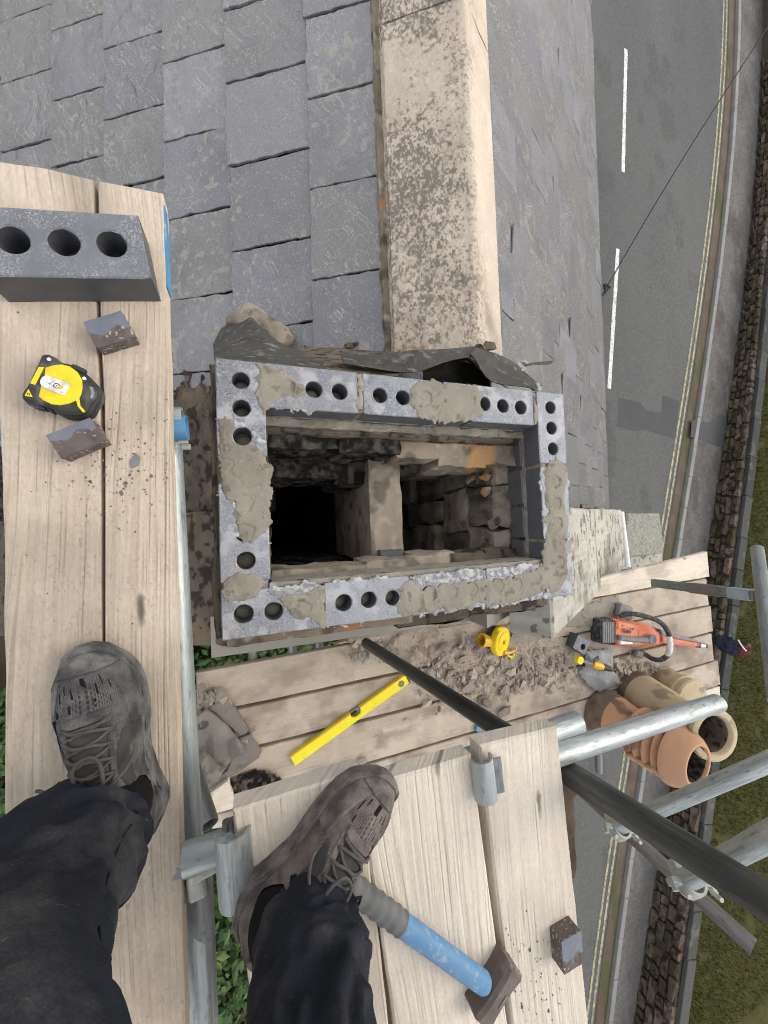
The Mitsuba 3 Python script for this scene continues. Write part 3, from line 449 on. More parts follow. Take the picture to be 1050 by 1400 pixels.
for c in range(NC):
    v = -.32 + (.17 if c % 2 else 0) - .33
    while v < 8.0:
        wd = rnd.uniform(.30, .36); u0, u1 = max(0, c / NC - .035), (c + 1) / NC
        if v + wd > -.32:
            a, b = max(v + .004, .21 if c == 0 else -.32), v + wd - .004
            if b - a < .05: v += wd; continue
            P0 = PE(u0, (a + b) / 2, .002); P1 = PE(u1, (a + b) / 2, .017 + rnd.uniform(0, .004)); dn = unit(P1 - P0); L = np.linalg.norm(P1 - P0) + rnd.uniform(-.008, .008); nrm = unit(np.cross(dn, [0, 1, 0])) * 1.0
            nrm = nrm if nrm[2] > 0 else -nrm
            m = prism(jag(sbox(0, -(b - a) / 2, L, (b - a) / 2), .03, .008, int(c * 71 + v * 37) % 991, 14), 0, .008, .0018)
            m.vertices[:, 2] += (m.vertices[:, 1] + (b - a) / 2) * (rnd.uniform(.05, .11) if rnd.random() < .24 and 0 < c < NC - 2 else rnd.uniform(0, .035))
            addp('slate', m, 'slate_bsdf', roofE, frame(P0, dn, np.cross(nrm, dn), nrm))
        v += wd
# sandstone ridge, in three lengths, each a thick inverted V
RZ = -.20
def ridge_stone(y0, y1, seed):
    wl_, wr_, th = .30, .215, .075; c0 = np.array([.825, 0]); pl = c0 + np.array([-cw, -sw]) * wl_; pr = c0 + np.array([cw * 1.0, -sw * .98]) * wr_
    top = [pl + [.0, -.05], pl, *[pl + (c0 - pl) * t for t in (.2, .4, .6, .8, .93)], c0 + [0, -.006], *[c0 + (pr - c0) * t for t in (.07, .3, .6, .85)], pr, pr + [0, -.05]]
    sec = np.array(top + [[.825, -.12]]); n = len(sec); ys = np.linspace(y0, y1, max(4, int((y1 - y0) / .02)))
    v = np.array([[x, y, RZ + z] for y in ys for x, z in sec]); i, j = np.meshgrid(np.arange(len(ys) - 1), np.arange(n), indexing='ij'); j2 = (j + 1) % n
    q = np.stack([i * n + j, i * n + j2, (i + 1) * n + j2, (i + 1) * n + j], -1).reshape(-1, 4); f = [q[:, [0, 1, 2]], q[:, [0, 2, 3]]]
    for e, s in ((0, 1), (len(ys) - 1, -1)):
        c = len(v); v = np.vstack([v, v[e * n:(e + 1) * n].mean(0)]); k = np.arange(n); f.append(np.column_stack([np.full(n, c), e * n + k, e * n + (k + 1) % n])[:, ::s])
    m = TM(v, np.vstack(f)); d = (meshkit.fbm(m.vertices * 11 + seed, 4, seed) - .5) * .022; m.vertices = m.vertices + d[:, None] * [-.35, .25, .9]
    return m
ry = [at(548, 478, -.3)[1] - .005, onW(590, 35)[1] - .01]
rg = key('ridge', H)
for a, b, s_ in ((ry[0], ry[1], 1), (ry[1] + .008, ry[1] + 1.25, 2), (ry[1] + 1.258, ry[1] + 2.5, 3), (ry[1] + 2.508, ry[1] + 3.8, 4), (ry[1] + 3.808, ry[1] + 5.2, 5)): add('ridge_stone', ridge_stone(a, b, s_), 'ridge_bsdf', rg, smooth=40)
bed = np.array([[.57, -.375], [.60, -.375], [.60, -.44], [.555, -.425]])
add('bedding', displaced(cat([trimesh.creation.box(extents=(.05, 5.4, .03), transform=trimesh.transformations.translation_matrix([.575, ry[0] + 2.7, -.415]))]).subdivide_to_size(.03), .008, 30, 3), 'old_stone_bsdf', rg)
# walls of the house
gy_ = -.93
sec = [[-2.75, -7.2], [3.3, -7.2], [3.3, -1.95], [XA, -.45], [-2.75, -2.75]]
wall_poly = Polygon(sec)
def part_wall(x0, x1, y0, y1):
    g = wall_poly.intersection(sbox(x0, -8, x1, 2)); return move(prism(g, 0, y1 - y0), frame([0, y1, 0], [1, 0, 0], [0, 0, 1], [0, -1, 0]))
add('wall', part_wall(-9, 9, .24, 8.9), 'light_render_bsdf', H)
add('gable_wall', cat([part_wall(-9, -.10, -.88, .239), part_wall(1.08, 9, -.88, .239), move(prism(sbox(-.099, -.88, 1.079, -.72), -7.2, -.75), np.eye(4))]), 'light_render_bsdf', H)
# gable copings: raised slabs that follow both slopes at the south end
def coping(side, u0, u1, y0, y1, seed, lift):
    if side == 'E': o = PE(0, 0, lift); d = unit(PE(1, 0) - PE(0, 0)); n = unit(np.cross([0, 1, 0], d)); n = n if n[2] > 0 else -n
    else: o = np.array([XA, 0, ZA]) + nW * lift; d = aW; n = nW
    poly = jag(Polygon([(u0, y0), (u1, y0), (u1, y1), (u0, y1)]), .05, .010, seed, 12); m = prism(poly, -.20, 0, .012)
    if side == 'W': M = frame(o, d, [0, 1, 0], n); 
    else: M = frame(o, d, [0, 1, 0], n)
    return m, M
for (a, b, s_) in ((.55, 1.72, 3), (1.73, 3.30, 4)):
    m, M = coping('E', a, b, -.93, -.33, s_, .10); addp('coping_stone', m, 'gable_bsdf', H, M)
for (a, b, y0, y1, s_) in ((.93, 1.45, -.84, -.30, 6), (1.46, 2.3, -.84, -.30, 7)):
    m, M = coping('W', a, b, y0, y1, s_, .09); addp('coping_stone', m, 'dark_stone_bsdf', H, M)
# loose stones and soot between the chimney's west face and the slates
mm = []
for i in range(46):
    p = onW(rnd.uniform(244, 294), rnd.uniform(515, 668), .015 + rnd.random() * .02); s_ = rnd.uniform(.02, .075)
    mm.append(move(rock(300 + i, (s_ * 1.4, s_, s_ * .7)), frame(p, *basis([rnd.uniform(-.3, .3), rnd.uniform(-.3, .3), 1]))))
add('broken_bedding', displaced(move(trimesh.creation.box(extents=(.9, .54, .05)), frame(np.array([XA, -.04, ZA]) + aW * 1.25 + nW * .01, aW, [0, 1, 0], nW)).subdivide_to_size(.02), .022, 22, 5), 'dark_stone_bsdf', H)
k = add('bedding_crumbs', cat(mm), 'dark_stone_bsdf', H); labels[k] = {'label': 'dark crumbs of soot and stone beside the chimney', 'kind': 'stuff'}
# porch slab, rainwater pipe and cable bracket on the road side
pz = -3.4
pr_ = thing('porch_roof', 'flat grey pebble dashed porch roof slab below the eave corner', 'porch')
addp('slab', prism(jag(plan(((858, 702), (902, 701), (908, 745), (905, 757), (852, 762)), pz), .1, .01, 3), pz - .12, pz, .02), 'pebbledash_bsdf', pr_)
addp('ledge', prism(plan(((850, 762), (906, 756), (906, 775), (850, 778)), pz - .13), pz - .25, pz - .13, .01), 'gable_bsdf', pr_)
m, uv = pipe(at(847, 700, -2.05), at(856, 775, -2.0), .042, .004); add('rainwater_pipe', m, 'white_bsdf', uv=uv); tag('rainwater_pipe', 'short white pipe lying along the eave beside the coping', 'pipe')
c0, c1 = at(824, 402, -1.9), at(1064, 15, -1.2)
br = thing('cable_bracket', 'small black bracket and eye fixed at the eave with cable', 'bracket')
e = at(822, 403, -1.9); add('hook', sweep(curve([PE(.985, e[1], .02), e, at(828, 398, -1.9), at(826, 389, -1.88), at(832, 391, -1.88), at(834, 392, -1.89), at(829, 397, -1.9)], 26), .011, 8), 'cable_bsdf', br)
p = np.linspace(0, 1, 24)[:, None]; P = c0 * (1 - p) + c1 * p; P[:, 2] -= .25 * np.sin(np.pi * p[:, 0]) * .3
tag(add('overhead_cable', sweep(P, .0062, 8), 'cable_bsdf'), 'thin dark overhead cable crossing above the road', 'cable')
# ------------------------------------------------------------------ the chimney stack, its top course of engineering bricks on wet mortar
CH = thing('chimney_stack', 'chimney stack being rebuilt with blue three hole bricks and wet mortar around two flues', 'chimney')
W_, L_, BW, BH = .9756, .6125, .1025, .065
HS, HR = .0625, .0195
def brick(cx, cy, ang, L=.215, holes=(0, 0, 0), seed=0, dz=0.0, present=(1, 1, 1), bed='brick_bsdf', side='brick_side_bsdf', parent=CH, M=None, h=BH, name='brick'):
    poly = jag(sbox(-L / 2, -BW / 2, L / 2, BW / 2), .012, .0011, seed + 50, 60)
    for i in range(3):
        x = (i - 1) * HS
        if present[i] and abs(x) < L / 2 - .028: poly = poly.difference(jag(Point(x, rnd.uniform(-.0015, .0015)).buffer(HR * rnd.uniform(.96, 1.05), 10), .006, .0014, seed * 3 + i, 90))
    m = prism(poly, -h, 0, .0022); M = frame([cx, cy, dz], [math.cos(ang), math.sin(ang), 0], [-math.sin(ang), math.cos(ang), 0], [0, 0, 1]) if M is None else M
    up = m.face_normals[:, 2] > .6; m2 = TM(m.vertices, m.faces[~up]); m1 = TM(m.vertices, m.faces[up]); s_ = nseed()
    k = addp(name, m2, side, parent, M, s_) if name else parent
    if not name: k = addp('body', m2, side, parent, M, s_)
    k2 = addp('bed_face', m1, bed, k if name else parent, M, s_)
    return k
hx = BW / 2
pi2 = math.pi / 2
for i, (cx, cy, ang, L, pres) in enumerate(((hx, -.1075, pi2, .215, (1, 1, 1)), (hx, -.383, pi2, .215, (1, 1, 1)), (.1075, -L_ + hx, .004, .215, (1, 1, 1)), (.330, -L_ + hx, -.006, .215, (1, 1, 1)), (.5545, -L_ + hx, .003, .213, (1, 1, 1)), (.767, -L_ + hx, 0, .192, (1, 1, 1)),
                                        (.213, -hx, 0, .215, (1, 1, 1)), (.442, -hx, -.003, .215, (1, 1, 1)), (.597, -hx, 0, .072, (0, 0, 0)), (.752, -hx, 0, .215, (1, 1, 1)), (W_ - hx, -.1075, pi2, .215, (1, 1, 1)), (W_ - hx, -.333, pi2, .213, (1, 1, 1)), (W_ - hx, -.530, pi2, .162, (1, 1, 1)))):
    brick(cx, cy, ang, L, seed=i, dz=rnd.uniform(-.0015, .0015), present=pres)
# lower course of the new work, seen past the inner arrises: same bricks in plain stretchers
for i, (cx, cy, ang, L) in enumerate(((W_ - hx, -.16, pi2, .20), (W_ - hx, -.385, pi2, .215))): pass
# mortar: a height field over the bricks, thick where it was spread; outlines follow the photograph
Z0 = 0.0
def PX(*pts): return Polygon([at(x, y, .002)[:2] for x, y in pts])
spread = [PX((297, 573), (317, 571), (325, 583), (328, 606), (345, 609), (361, 618), (372, 640), (372, 690), (369, 722), (355, 734), (344, 743), (331, 741), (326, 722), (318, 700), (316, 682), (301, 670)),
          PX((302, 808), (307, 791), (327, 781), (352, 782), (367, 793), (365, 803), (342, 821), (337, 824), (305, 824)),
          PX((379, 818), (394, 813), (416, 811), (438, 800), (445, 799), (447, 857), (439, 859), (428, 848), (409, 845), (399, 840), (389, 831)),
          PX((531, 806), (546, 803), (560, 791), (576, 805), (605, 799), (634, 793), (640, 797), (664, 790), (663, 823), (630, 832), (606, 835), (576, 838), (558, 845), (545, 838)),
          PX((664, 789), (673, 795), (679, 790), (700, 790), (725, 780), (743, 771), (743, 755), (745, 731), (750, 716), (742, 712), (749, 700), (746, 690), (745, 660), (743, 645), (748, 636), (762, 622), (775, 637), (774, 660), (771, 682), (777, 712), (774, 740), (776, 765), (774, 790), (762, 812), (743, 806), (713, 820), (690, 826), (672, 828), (664, 830)),
          PX((350, 495), (358, 498), (376, 502), (391, 505), (394, 512), (409, 519), (419, 529), (418, 539), (409, 545), (389, 541), (379, 553), (366, 557), (361, 566), (351, 540)),
          PX((560, 530), (574, 520), (593, 519), (621, 524), (651, 527), (660, 539), (664, 553), (660, 569), (646, 577), (621, 579), (596, 579), (571, 571), (559, 545)),
          PX((487, 512), (496, 513), (497, 562), (489, 562)), PX((728, 538), (735, 539), (737, 580), (731, 581))]
open_holes = [(hx, -.1075 + HS), (hx, -.1075), (hx, -.1075 - HS), (hx, -.383 - HS), (.1075 - HS, -L_ + hx), (.1075, -L_ + hx), (.330 - HS, -L_ + hx), (.330, -L_ + hx), (.330 + HS, -L_ + hx), (.213, -hx), (.213 + HS, -hx), (.442 - HS, -hx), (.442, -hx), (.752, -hx), (.752 + HS, -hx), (.752 - HS + .006, -hx), (W_ - hx, -.1075 + HS), (W_ - hx, -.1075), (W_ - hx, -.1075 - HS)]
dished = [(hx, -.383 + HS), (hx, -.383), (.1075 + HS, -L_ + hx), (.5545 - HS, -L_ + hx), (.5545, -L_ + hx), (.5545 + HS, -L_ + hx), (.767 - HS, -L_ + hx), (.767, -L_ + hx), (.213 - HS, -hx), (.442 + HS, -hx), (W_ - hx, -.333 + HS), (W_ - hx, -.333), (W_ - hx, -.333 - HS), (W_ - hx, -.53 + .02)]
def field(polys, step, depth, grow, rough, seed, zbase, dish=True):
    g = unary_union([q.buffer(grow) for q in polys]).intersection(sbox(-.006, -L_ - .004, W_ + .006, .006))
    x = np.arange(-.012, W_ + .012, step); y = np.arange(-L_ - .012, .012, step); X, Y = np.meshgrid(x, y, indexing='ij'); P = np.stack([X, Y, 0 * X], -1)
    pts = shapely.points(X.ravel(), Y.ravel()); inside = shapely.contains(g, pts).reshape(X.shape); d = shapely.distance(g.boundary, pts).reshape(X.shape); d = np.where(inside, d, -d)
    d = d + (meshkit.fbm(P * 55, 3, seed) - .5) * rough + (meshkit.fbm(P * 190, 2, seed + 4) - .5) * rough * .35
    for c in open_holes: d = np.minimum(d, np.hypot(X - c[0], Y - c[1]) - HR - .0005)
    h = depth * np.clip(d / .014, 0, 1) ** .8 * (.45 + 1.1 * meshkit.fbm(P * 26, 4, seed + 1)) + (meshkit.fbm(P * 110, 3, seed + 2) - .5) * depth * .25
    if dish:
        for n_, c in enumerate(dished):
            r = np.hypot(X - c[0], Y - c[1]) + (meshkit.fbm(P * 70, 2, n_) - .5) * .008; h = h - depth * (.95 * (r < HR * .90) + 1.9 * np.exp(-((r - HR * .93) / .0016) ** 2) * (meshkit.noise(P * 60 + n_, n_) > .30))
        cr = meshkit.fbm(P * 16 + 5, 4, 9); h = h - depth * .55 * np.exp(-((cr - .5) / .012) ** 2)
    on = d > 0; cell = on[:-1, :-1] & on[1:, :-1] & on[1:, 1:] & on[:-1, 1:]
    h = np.maximum(h, .0006); idx = np.arange(X.size).reshape(X.shape); a, b, c_, e = idx[:-1, :-1][cell], idx[1:, :-1][cell], idx[1:, 1:][cell], idx[:-1, 1:][cell]
    f = np.vstack([np.column_stack([a, b, c_]), np.column_stack([a, c_, e])]); V = np.stack([X, Y, zbase + h], -1).reshape(-1, 3)
    ed = np.vstack([f[:, [0, 1]], f[:, [1, 2]], f[:, [2, 0]]]); es = np.sort(ed, 1); _, inv, ct = np.unique(es, axis=0, return_inverse=True, return_counts=True); bd = ed[ct[inv.ravel()] == 1]
    n = len(V); V2 = V.copy(); V2[:, 2] = zbase - .003; f = np.vstack([f, np.column_stack([bd[:, 1], bd[:, 0], bd[:, 0] + n]), np.column_stack([bd[:, 1], bd[:, 0] + n, bd[:, 1] + n])])
    m = TM(np.vstack([V, V2]), f); m.remove_unreferenced_vertices(); return m
k = add('mortar_spread', field(spread, .0022, .0034, .0003, .019, 3, .0004), 'mortar_bsdf', CH, smooth=True); tag(k, 'wet tan mortar smeared over the brick tops')
smear = [PX((443, 797), (530, 787), (533, 795), (470, 803), (446, 806)), PX((446, 850), (520, 838), (557, 832), (558, 842), (446, 857)), PX((563, 788), (664, 778), (664, 790), (565, 797)), PX((668, 779), (742, 770), (742, 778), (670, 789)), PX((670, 826), (782, 806), (783, 813), (670, 830)), PX((569, 836), (664, 823), (664, 829), (570, 841)),
         PX((740, 640), (746, 640), (748, 700), (743, 705)), PX((772, 640), (776, 640), (784, 812), (776, 812)), PX((365, 548), (420, 545), (430, 562), (366, 556)), PX((318, 565), (350, 590), (361, 612), (352, 616), (335, 600)), PX((301, 672), (320, 690), (328, 735), (312, 730), (303, 700)), PX((345, 740), (370, 725), (371, 745), (345, 755)), PX((371, 802), (438, 797), (438, 805), (372, 812))]
k = add('cement_smear', field(smear, .0026, .00045, .002, .034, 8, -.0001, False), 'slurry_bsdf', CH, smooth=True); labels[k] = {'label': 'whitish dried cement smears on the bricks', 'kind': 'stuff'}
# upright joints and beds
def blob(x0, y0, z0, x1, y1, z1, seed, amp=.004, fq=45, step=.006): return displaced(move(trimesh.creation.box(extents=(x1 - x0, y1 - y0, z1 - z0)), trimesh.transformations.translation_matrix([(x0 + x1) / 2, (y0 + y1) / 2, (z0 + z1) / 2])).subdivide_to_size(step), amp, fq, seed)
for i, b_ in enumerate(((.004, -.280, .098, -.2135), (.004, -.5105, .098, -.489), (.2145, -L_ + .004, .223, -.5145), (.437, -L_ + .004, .4485, -.5145), (.660, -L_ + .004, .672, -.5145), (.862, -L_ + .004, .874, -.5145), (.1015, -.0985, .1065, -.004), (.320, -.0985, .335, -.004), (.549, -.0985, .562, -.004), (.632, -.0985, .645, -.004), (.8595, -.0985, .8735, -.004), (W_ - .098, -.2265, W_ - .004, -.2145), (W_ - .098, -.4505, W_ - .004, -.439))):
    add('joint', blob(b_[0], b_[1], -.06, b_[2], b_[3], -.004, i, .0022), 'mortar_bsdf', CH, smooth=35)
add('bed', blob(-.004, -.104, -.079, .878, .001, -.064, 31, .004), 'mortar_bsdf', CH, smooth=35); add('bed', blob(-.004, -L_ - .004, -.079, .878, -.508, -.064, 32, .004), 'mortar_bsdf', CH, smooth=35)
add('bed', blob(-.004, -.507, -.079, .105, -.105, -.064, 33, .004), 'mortar_bsdf', CH, smooth=35); add('bed', blob(.8735, -.507, -.079, W_ + .004, -.105, -.064, 34, .004), 'mortar_bsdf', CH, smooth=35)
# crumbs of mortar at the bottom of the open holes
for i, c in enumerate(open_holes):
    add('hole_mortar', displaced(trimesh.creation.icosphere(subdivisions=2, radius=1).apply_transform(frame([c[0] + rnd.uniform(-.004, .004), c[1] - .004, -.062], [.021, 0, 0], [0, .021, 0], [0, 0, rnd.uniform(.012, .030)])), .004, 60, i), 'mortar_bsdf', CH, smooth=50)
# mortar squeezed down the inner faces
add('parging', blob(.104, -.125, -.125, .872, -.106, -.066, 41, .011, 24), 'mortar_bsdf', CH, smooth=35)
add('parging', blob(.106, -.512, -.115, .868, -.499, -.008, 42, .0045, 26), 'mortar_bsdf', CH, smooth=35)
add('parging', blob(.096, -.50, -.20, .108, -.12, -.07, 43, .008, 20), 'dark_stone_bsdf', CH, smooth=35)
# inner lower bricks below the right-hand course
for i, (y0, y1) in enumerate(((-.212, -.118), (-.330, -.222), (-.436, -.340), (-.512, -.446))):
    addp('inner_brick', move(prism(jag(sbox(-(y1 - y0) / 2, -.045, (y1 - y0) / 2, .045), .02, .002, i + 3, 40), -.062, 0, .003), frame([.915, (y0 + y1) / 2, -.079], [0, 1, 0], [-1, 0, 0], [0, 0, 1])), 'brick_side_bsdf', CH)
# old stonework round the flues, rough stones one by one
def sb(x0, y0, z0, x1, y1, z1, seed, mat='old_stone_bsdf', amp=.014, fq=13): 
    m = displaced(move(stone_block((x1 - x0, y1 - y0, z1 - z0), seed, amp * .8, fq * 2.2, .07), trimesh.transformations.translation_matrix([(x0 + x1) / 2, (y0 + y1) / 2, (z0 + z1) / 2])), amp, fq, seed + 3, 3)
    add('old_stone', m, mat, CH, smooth=32)
sb(.10, -.175, -.24, .30, -.05, -.10, 1, 'soot_bsdf'); sb(.29, -.18, -.26, .47, -.05, -.10, 2, 'soot_bsdf'); sb(.46, -.19, -.24, .60, -.05, -.105, 3, 'old_stone_bsdf', .018); sb(.59, -.215, -.25, .76, -.05, -.105, 4, 'old_stone_bsdf', .02); sb(.75, -.205, -.27, .90, -.05, -.105, 5, 'old_stone_bsdf', .016)
sb(.10, -.235, -.47, .33, -.06, -.25, 6, 'soot_bsdf'); sb(.31, -.25, -.50, .46, -.06, -.26, 7, 'soot_bsdf'); sb(.55, -.20, -.60, .90, -.05, -.27, 8, 'flue_bsdf')
sb(.11, -.60, -.27, .37, -.488, -.115, 9, 'tan_stone_bsdf'); sb(.36, -.60, -.27, .53, -.477, -.112, 10, 'tan_stone_bsdf'); sb(.52, -.60, -.26, .64, -.470, -.118, 11, 'tan_stone_bsdf'); sb(.63, -.60, -.26, .76, -.478, -.112, 12, 'dark_stone_bsdf', .018); sb(.75, -.60, -.26, .91, -.470, -.118, 13, 'dark_stone_bsdf', .02)
# east cheek of the right-hand flue: stones that step in as they go down
for i, (z0, z1, xin) in enumerate(((-.30, -.145, .850), (-.50, -.30, .835), (-.75, -.50, .815), (-1.05, -.75, .80), (-1.4, -1.05, .775))):
    yy = [-.52, -.52 + rnd.uniform(.09, .15), -.25 - rnd.uniform(0, .06), -.13]
    for j in range(3): sb(xin - rnd.uniform(0, .05), yy[j], z0 + .006, 1.0, yy[j + 1] - .006, z1 - .004, 20 + i * 4 + j, ('tan_stone_bsdf', 'flue_bsdf', 'tan_stone_bsdf')[(i + j) % 3] if i < 4 else 'flue_bsdf', .026, 8)
for i in range(9): add('loose_lump', displaced(move(rock(60 + i, (.055, .05, .045)), trimesh.transformations.translation_matrix([.80 + rnd.uniform(-.03, .04), -.47 + rnd.uniform(0, .30), -.15 - rnd.uniform(0, .08)])).subdivide_to_size(.012), .005, 40, i), 'old_stone_bsdf', CH, smooth=40)
# stone withe between the flues, and the flue shafts
sb(.410, -.505, -.75, .520, -.155, -.215, 50, 'tan_stone_bsdf', .006); addp('withe_brick', prism(jag(sbox(.430, -.497, .508, -.458), .01, .002, 5, 50), -.25, -.196, .004), 'brick_side_bsdf', CH)
def shaft(x0, x1, y0, y1, z0, z1):
    g = []
    for a, b in (((x0, y0), (x1, y0)), ((x1, y0), (x1, y1)), ((x1, y1), (x0, y1)), ((x0, y1), (x0, y0))):
        n, m_ = 24, 50; s, t = np.meshgrid(np.linspace(0, 1, n), np.linspace(z0, z1, m_), indexing='ij'); p = np.stack([a[0] + (b[0] - a[0]) * s, a[1] + (b[1] - a[1]) * s, t], -1).reshape(-1, 3)
        nn = unit([-(b[1] - a[1]), b[0] - a[0], 0]); p = p + nn * ((meshkit.fbm(p * np.array([9, 9, 5]), 4, 3) - .5) * .05)[:, None]; i, j = np.meshgrid(np.arange(n - 1), np.arange(m_ - 1), indexing='ij'); q = np.stack([i * m_ + j, (i + 1) * m_ + j, (i + 1) * m_ + j + 1, i * m_ + j + 1], -1).reshape(-1, 4); g.append(TM(p, np.vstack([q[:, [0, 1, 2]], q[:, [0, 2, 3]]])))
    g.append(TM([[x0, y0, z0], [x1, y0, z0], [x1, y1, z0], [x0, y1, z0]], [[0, 1, 2], [0, 2, 3]])); return cat(g)
add('flue', shaft(.105, .425, -.515, -.165, -3.2, -.22), 'soot_bsdf', CH); add('flue', shaft(.505, .86, -.515, -.155, -3.2, -.25), 'flue_bsdf', CH)
# old shaft below the new bricks, standing a little proud and rendered
def shell(o, z0, z1, seed, amp=.010):
    out = [(-o, -L_ - o), (W_ + o, -L_ - o), (W_ + o, o), (-o, o)]; g = Polygon(out, [[(.10, -.515), (.10, -.14), (.875, -.14), (.875, -.515)]]); return displaced(prism(g, z0, z1, .01).subdivide_to_size(.03), amp, 13, seed)
add('old_shaft', shell(.022, -.95, -.082, 3), 'dark_stone_bsdf', CH, smooth=40)
add('render_fillet', blob(.0, -L_ - .055, -.45, .50, -L_ - .015, -.13, 62, .010, 14, .02), 'old_stone_bsdf', CH, smooth=40); add('render_fillet', blob(.47, -L_ - .075, -.55, 1.02, -L_ - .012, -.17, 63, .018, 12, .02), 'dark_stone_bsdf', CH, smooth=40)
add('render_fillet', blob(W_ + .01, -L_ - .06, -.80, W_ + .20, -.28, -.33, 64, .025, 10, .03), 'gable_bsdf', CH, smooth=40)
# lead apron between the stack and the slates
def poly_curve(pts, n):
    p = np.asarray(pts, float); s = np.r_[0, np.cumsum(np.linalg.norm(np.diff(p, axis=0), axis=1))]; t = np.linspace(0, s[-1], n); return np.column_stack([np.interp(t, s, p[:, i]) for i in range(3)])
def apron(lo, hi, n, seed, amp, thick=.004, straight=False):
    a, b = (poly_curve(lo, n), poly_curve(hi, n)) if straight else (curve(lo, n), curve(hi, n)); m_ = 14; s = np.linspace(0, 1, m_)[None, :, None]; P = a[:, None] * (1 - s) + b[:, None] * s
    P = P + np.array([.15, -.2, 1]) * ((meshkit.fbm(P * 13, 4, seed) - .5) * amp)[..., None] * np.minimum(1, 4 * np.minimum(s, 1.05 - s)); v = P.reshape(-1, 3); i, j = np.meshgrid(np.arange(n - 1), np.arange(m_ - 1), indexing='ij')
    q = np.stack([i * m_ + j, (i + 1) * m_ + j, (i + 1) * m_ + j + 1, i * m_ + j + 1], -1).reshape(-1, 4); f = np.vstack([q[:, [0, 1, 2]], q[:, [0, 2, 3]]]); return TM(np.vstack([v, v - [0, 0, thick]]), np.vstack([f, f[:, ::-1] + len(v)]))
lf = key('lead_flashing', CH)
m = apron([at(293, 492, -.07), at(330, 497, -.075), at(370, 500, -.075), at(430, 505, -.08), at(492, 511, -.085)], [onW(291, 470, .03), onW(302, 449, .04), onW(340, 429, .045), onW(374, 465, .035), onW(408, 480, .03)], 60, 3, .075, .004, True); k = add('lead_flashing', m, 'lead_bsdf', CH, smooth=True); tag(k, 'torn dark lead flashing folded against the chimney back')
add('lead_flashing', apron([at(400, 503, -.08), at(450, 507, -.08), at(490, 511, -.08), at(545, 514, -.075)], [onW(398, 480, .03), onW(440, 475, .03), onW(490, 478, .03), onW(548, 480, .05)], 26, 4, .03), 'dark_stone_bsdf', CH, smooth=True)
add('lead_flashing', apron([at(470, 497, -.10), at(540, 508, -.09), at(575, 507, -.10), at(600, 498, -.11), at(630, 490, -.115), at(648, 488, -.115)], [at(462, 478, -.17), at(540, 482, -.14), at(570, 478, -.14), at(600, 477, -.14), at(630, 475, -.14), at(647, 473, -.14)], 60, 5, .055), 'lead_bsdf', CH, smooth=True)
add('lead_flashing', apron([at(643, 484, -.115), at(655, 500, -.10), at(668, 518, -.085), at(700, 527, -.06), at(732, 534, -.05)], [at(648, 474, -.14), at(668, 480, -.15), at(690, 488, -.17), at(712, 502, -.20), at(735, 527, -.22)], 60, 6, .055), 'lead_bsdf', CH, smooth=True)
add('lead_strip', apron([at(708, 508, -.20), at(722, 500, -.20), at(742, 498, -.20), at(756, 496, -.21)], [at(711, 500, -.215), at(722, 497, -.205), at(742, 494, -.205), at(757, 493, -.215)], 14, 7, .01), 'lead_bsdf', CH, smooth=True)
for (px, py, s_) in ((708, 503, .05), (722, 520, .035), (733, 529, .04), (716, 497, .03)): add('mortar_crumb', displaced(move(rock(int(px), (s_ * 1.5, s_, s_)), trimesh.transformations.translation_matrix(at(px, py, -.22))).subdivide_to_size(.01), .005, 50, 3), 'slurry_bsdf', CH, smooth=40)
m = stone_block((.235, .105, .08), 9, .016, 18, .3); p0, p1 = onW(340, 434, .06), onW(383, 466, .05); d = unit(p1 - p0); n_ = unit(np.cross(d, np.cross(nW, d))); add('old_mortar_lump', move(displaced(m, .012, 14, 5), frame((p0 + p1) / 2, d, np.cross(n_, d), n_)), 'tan_stone_bsdf', CH, smooth=35)
add('old_mortar_lump', move(displaced(stone_block((.07, .05, .04), 4, .01, 20, .3), .008, 20, 5), frame(onW(322, 440, .05), aW, [0, 1, 0], nW)), 'old_stone_bsdf', CH, smooth=35)
for (px, py, s_) in ((478, 473, .03), (487, 469, .02), (660, 478, .05), (668, 474, .04), (420, 476, .03)): add('mortar_crumb', displaced(move(rock(int(px), (s_ * 1.5, s_, s_)), trimesh.transformations.translation_matrix(onW(px, py, .03) if px < 600 else at(px, py, -.16))).subdivide_to_size(.01), .004, 50, 3), 'dark_stone_bsdf', CH, smooth=40)
# ------------------------------------------------------------------ scaffold: boards, tubes, couplers
def board_from(pix, z, thick, mat, label, group=None, seed=1, zs=None, crack=None, amp=.0035, bevel=.003, ends=None, name='scaffold_board'):
    # pix: four corners in order (start-left, start-right, end-right, end-left); the board runs from start to end
    P = np.array([at(x, y, z if zs is None else zs[i]) for i, (x, y) in enumerate(pix)]); o = (P[0] + P[1]) / 2; e = (P[2] + P[3]) / 2
    d = unit(e - o); s = unit(np.cross([0, 0, 1], d)); n = np.cross(d, s); q = [( (p - o) @ d, (p - o) @ s) for p in P]
    poly = jag(Polygon(q), .03, amp, seed, 11)
    if crack is not None: poly = poly.difference(crack)
    poly = poly.buffer(0); poly = max(poly.geoms, key=lambda a: a.area) if hasattr(poly, 'geoms') else poly
    m = prism(poly, -thick, 0, bevel)
    k = key(name); mm, uv = uvm(m, nseed(), frame(o, d, s, n)); scene[k] = mikit.ply(mm, mat, False, uv=uv); tag(k, label, 'scaffold board', group); return k, o, d, s, n
LZ = -1.15
rows_ = [((456, 880), (966, 753), (968, 787), (470, 917)), ]
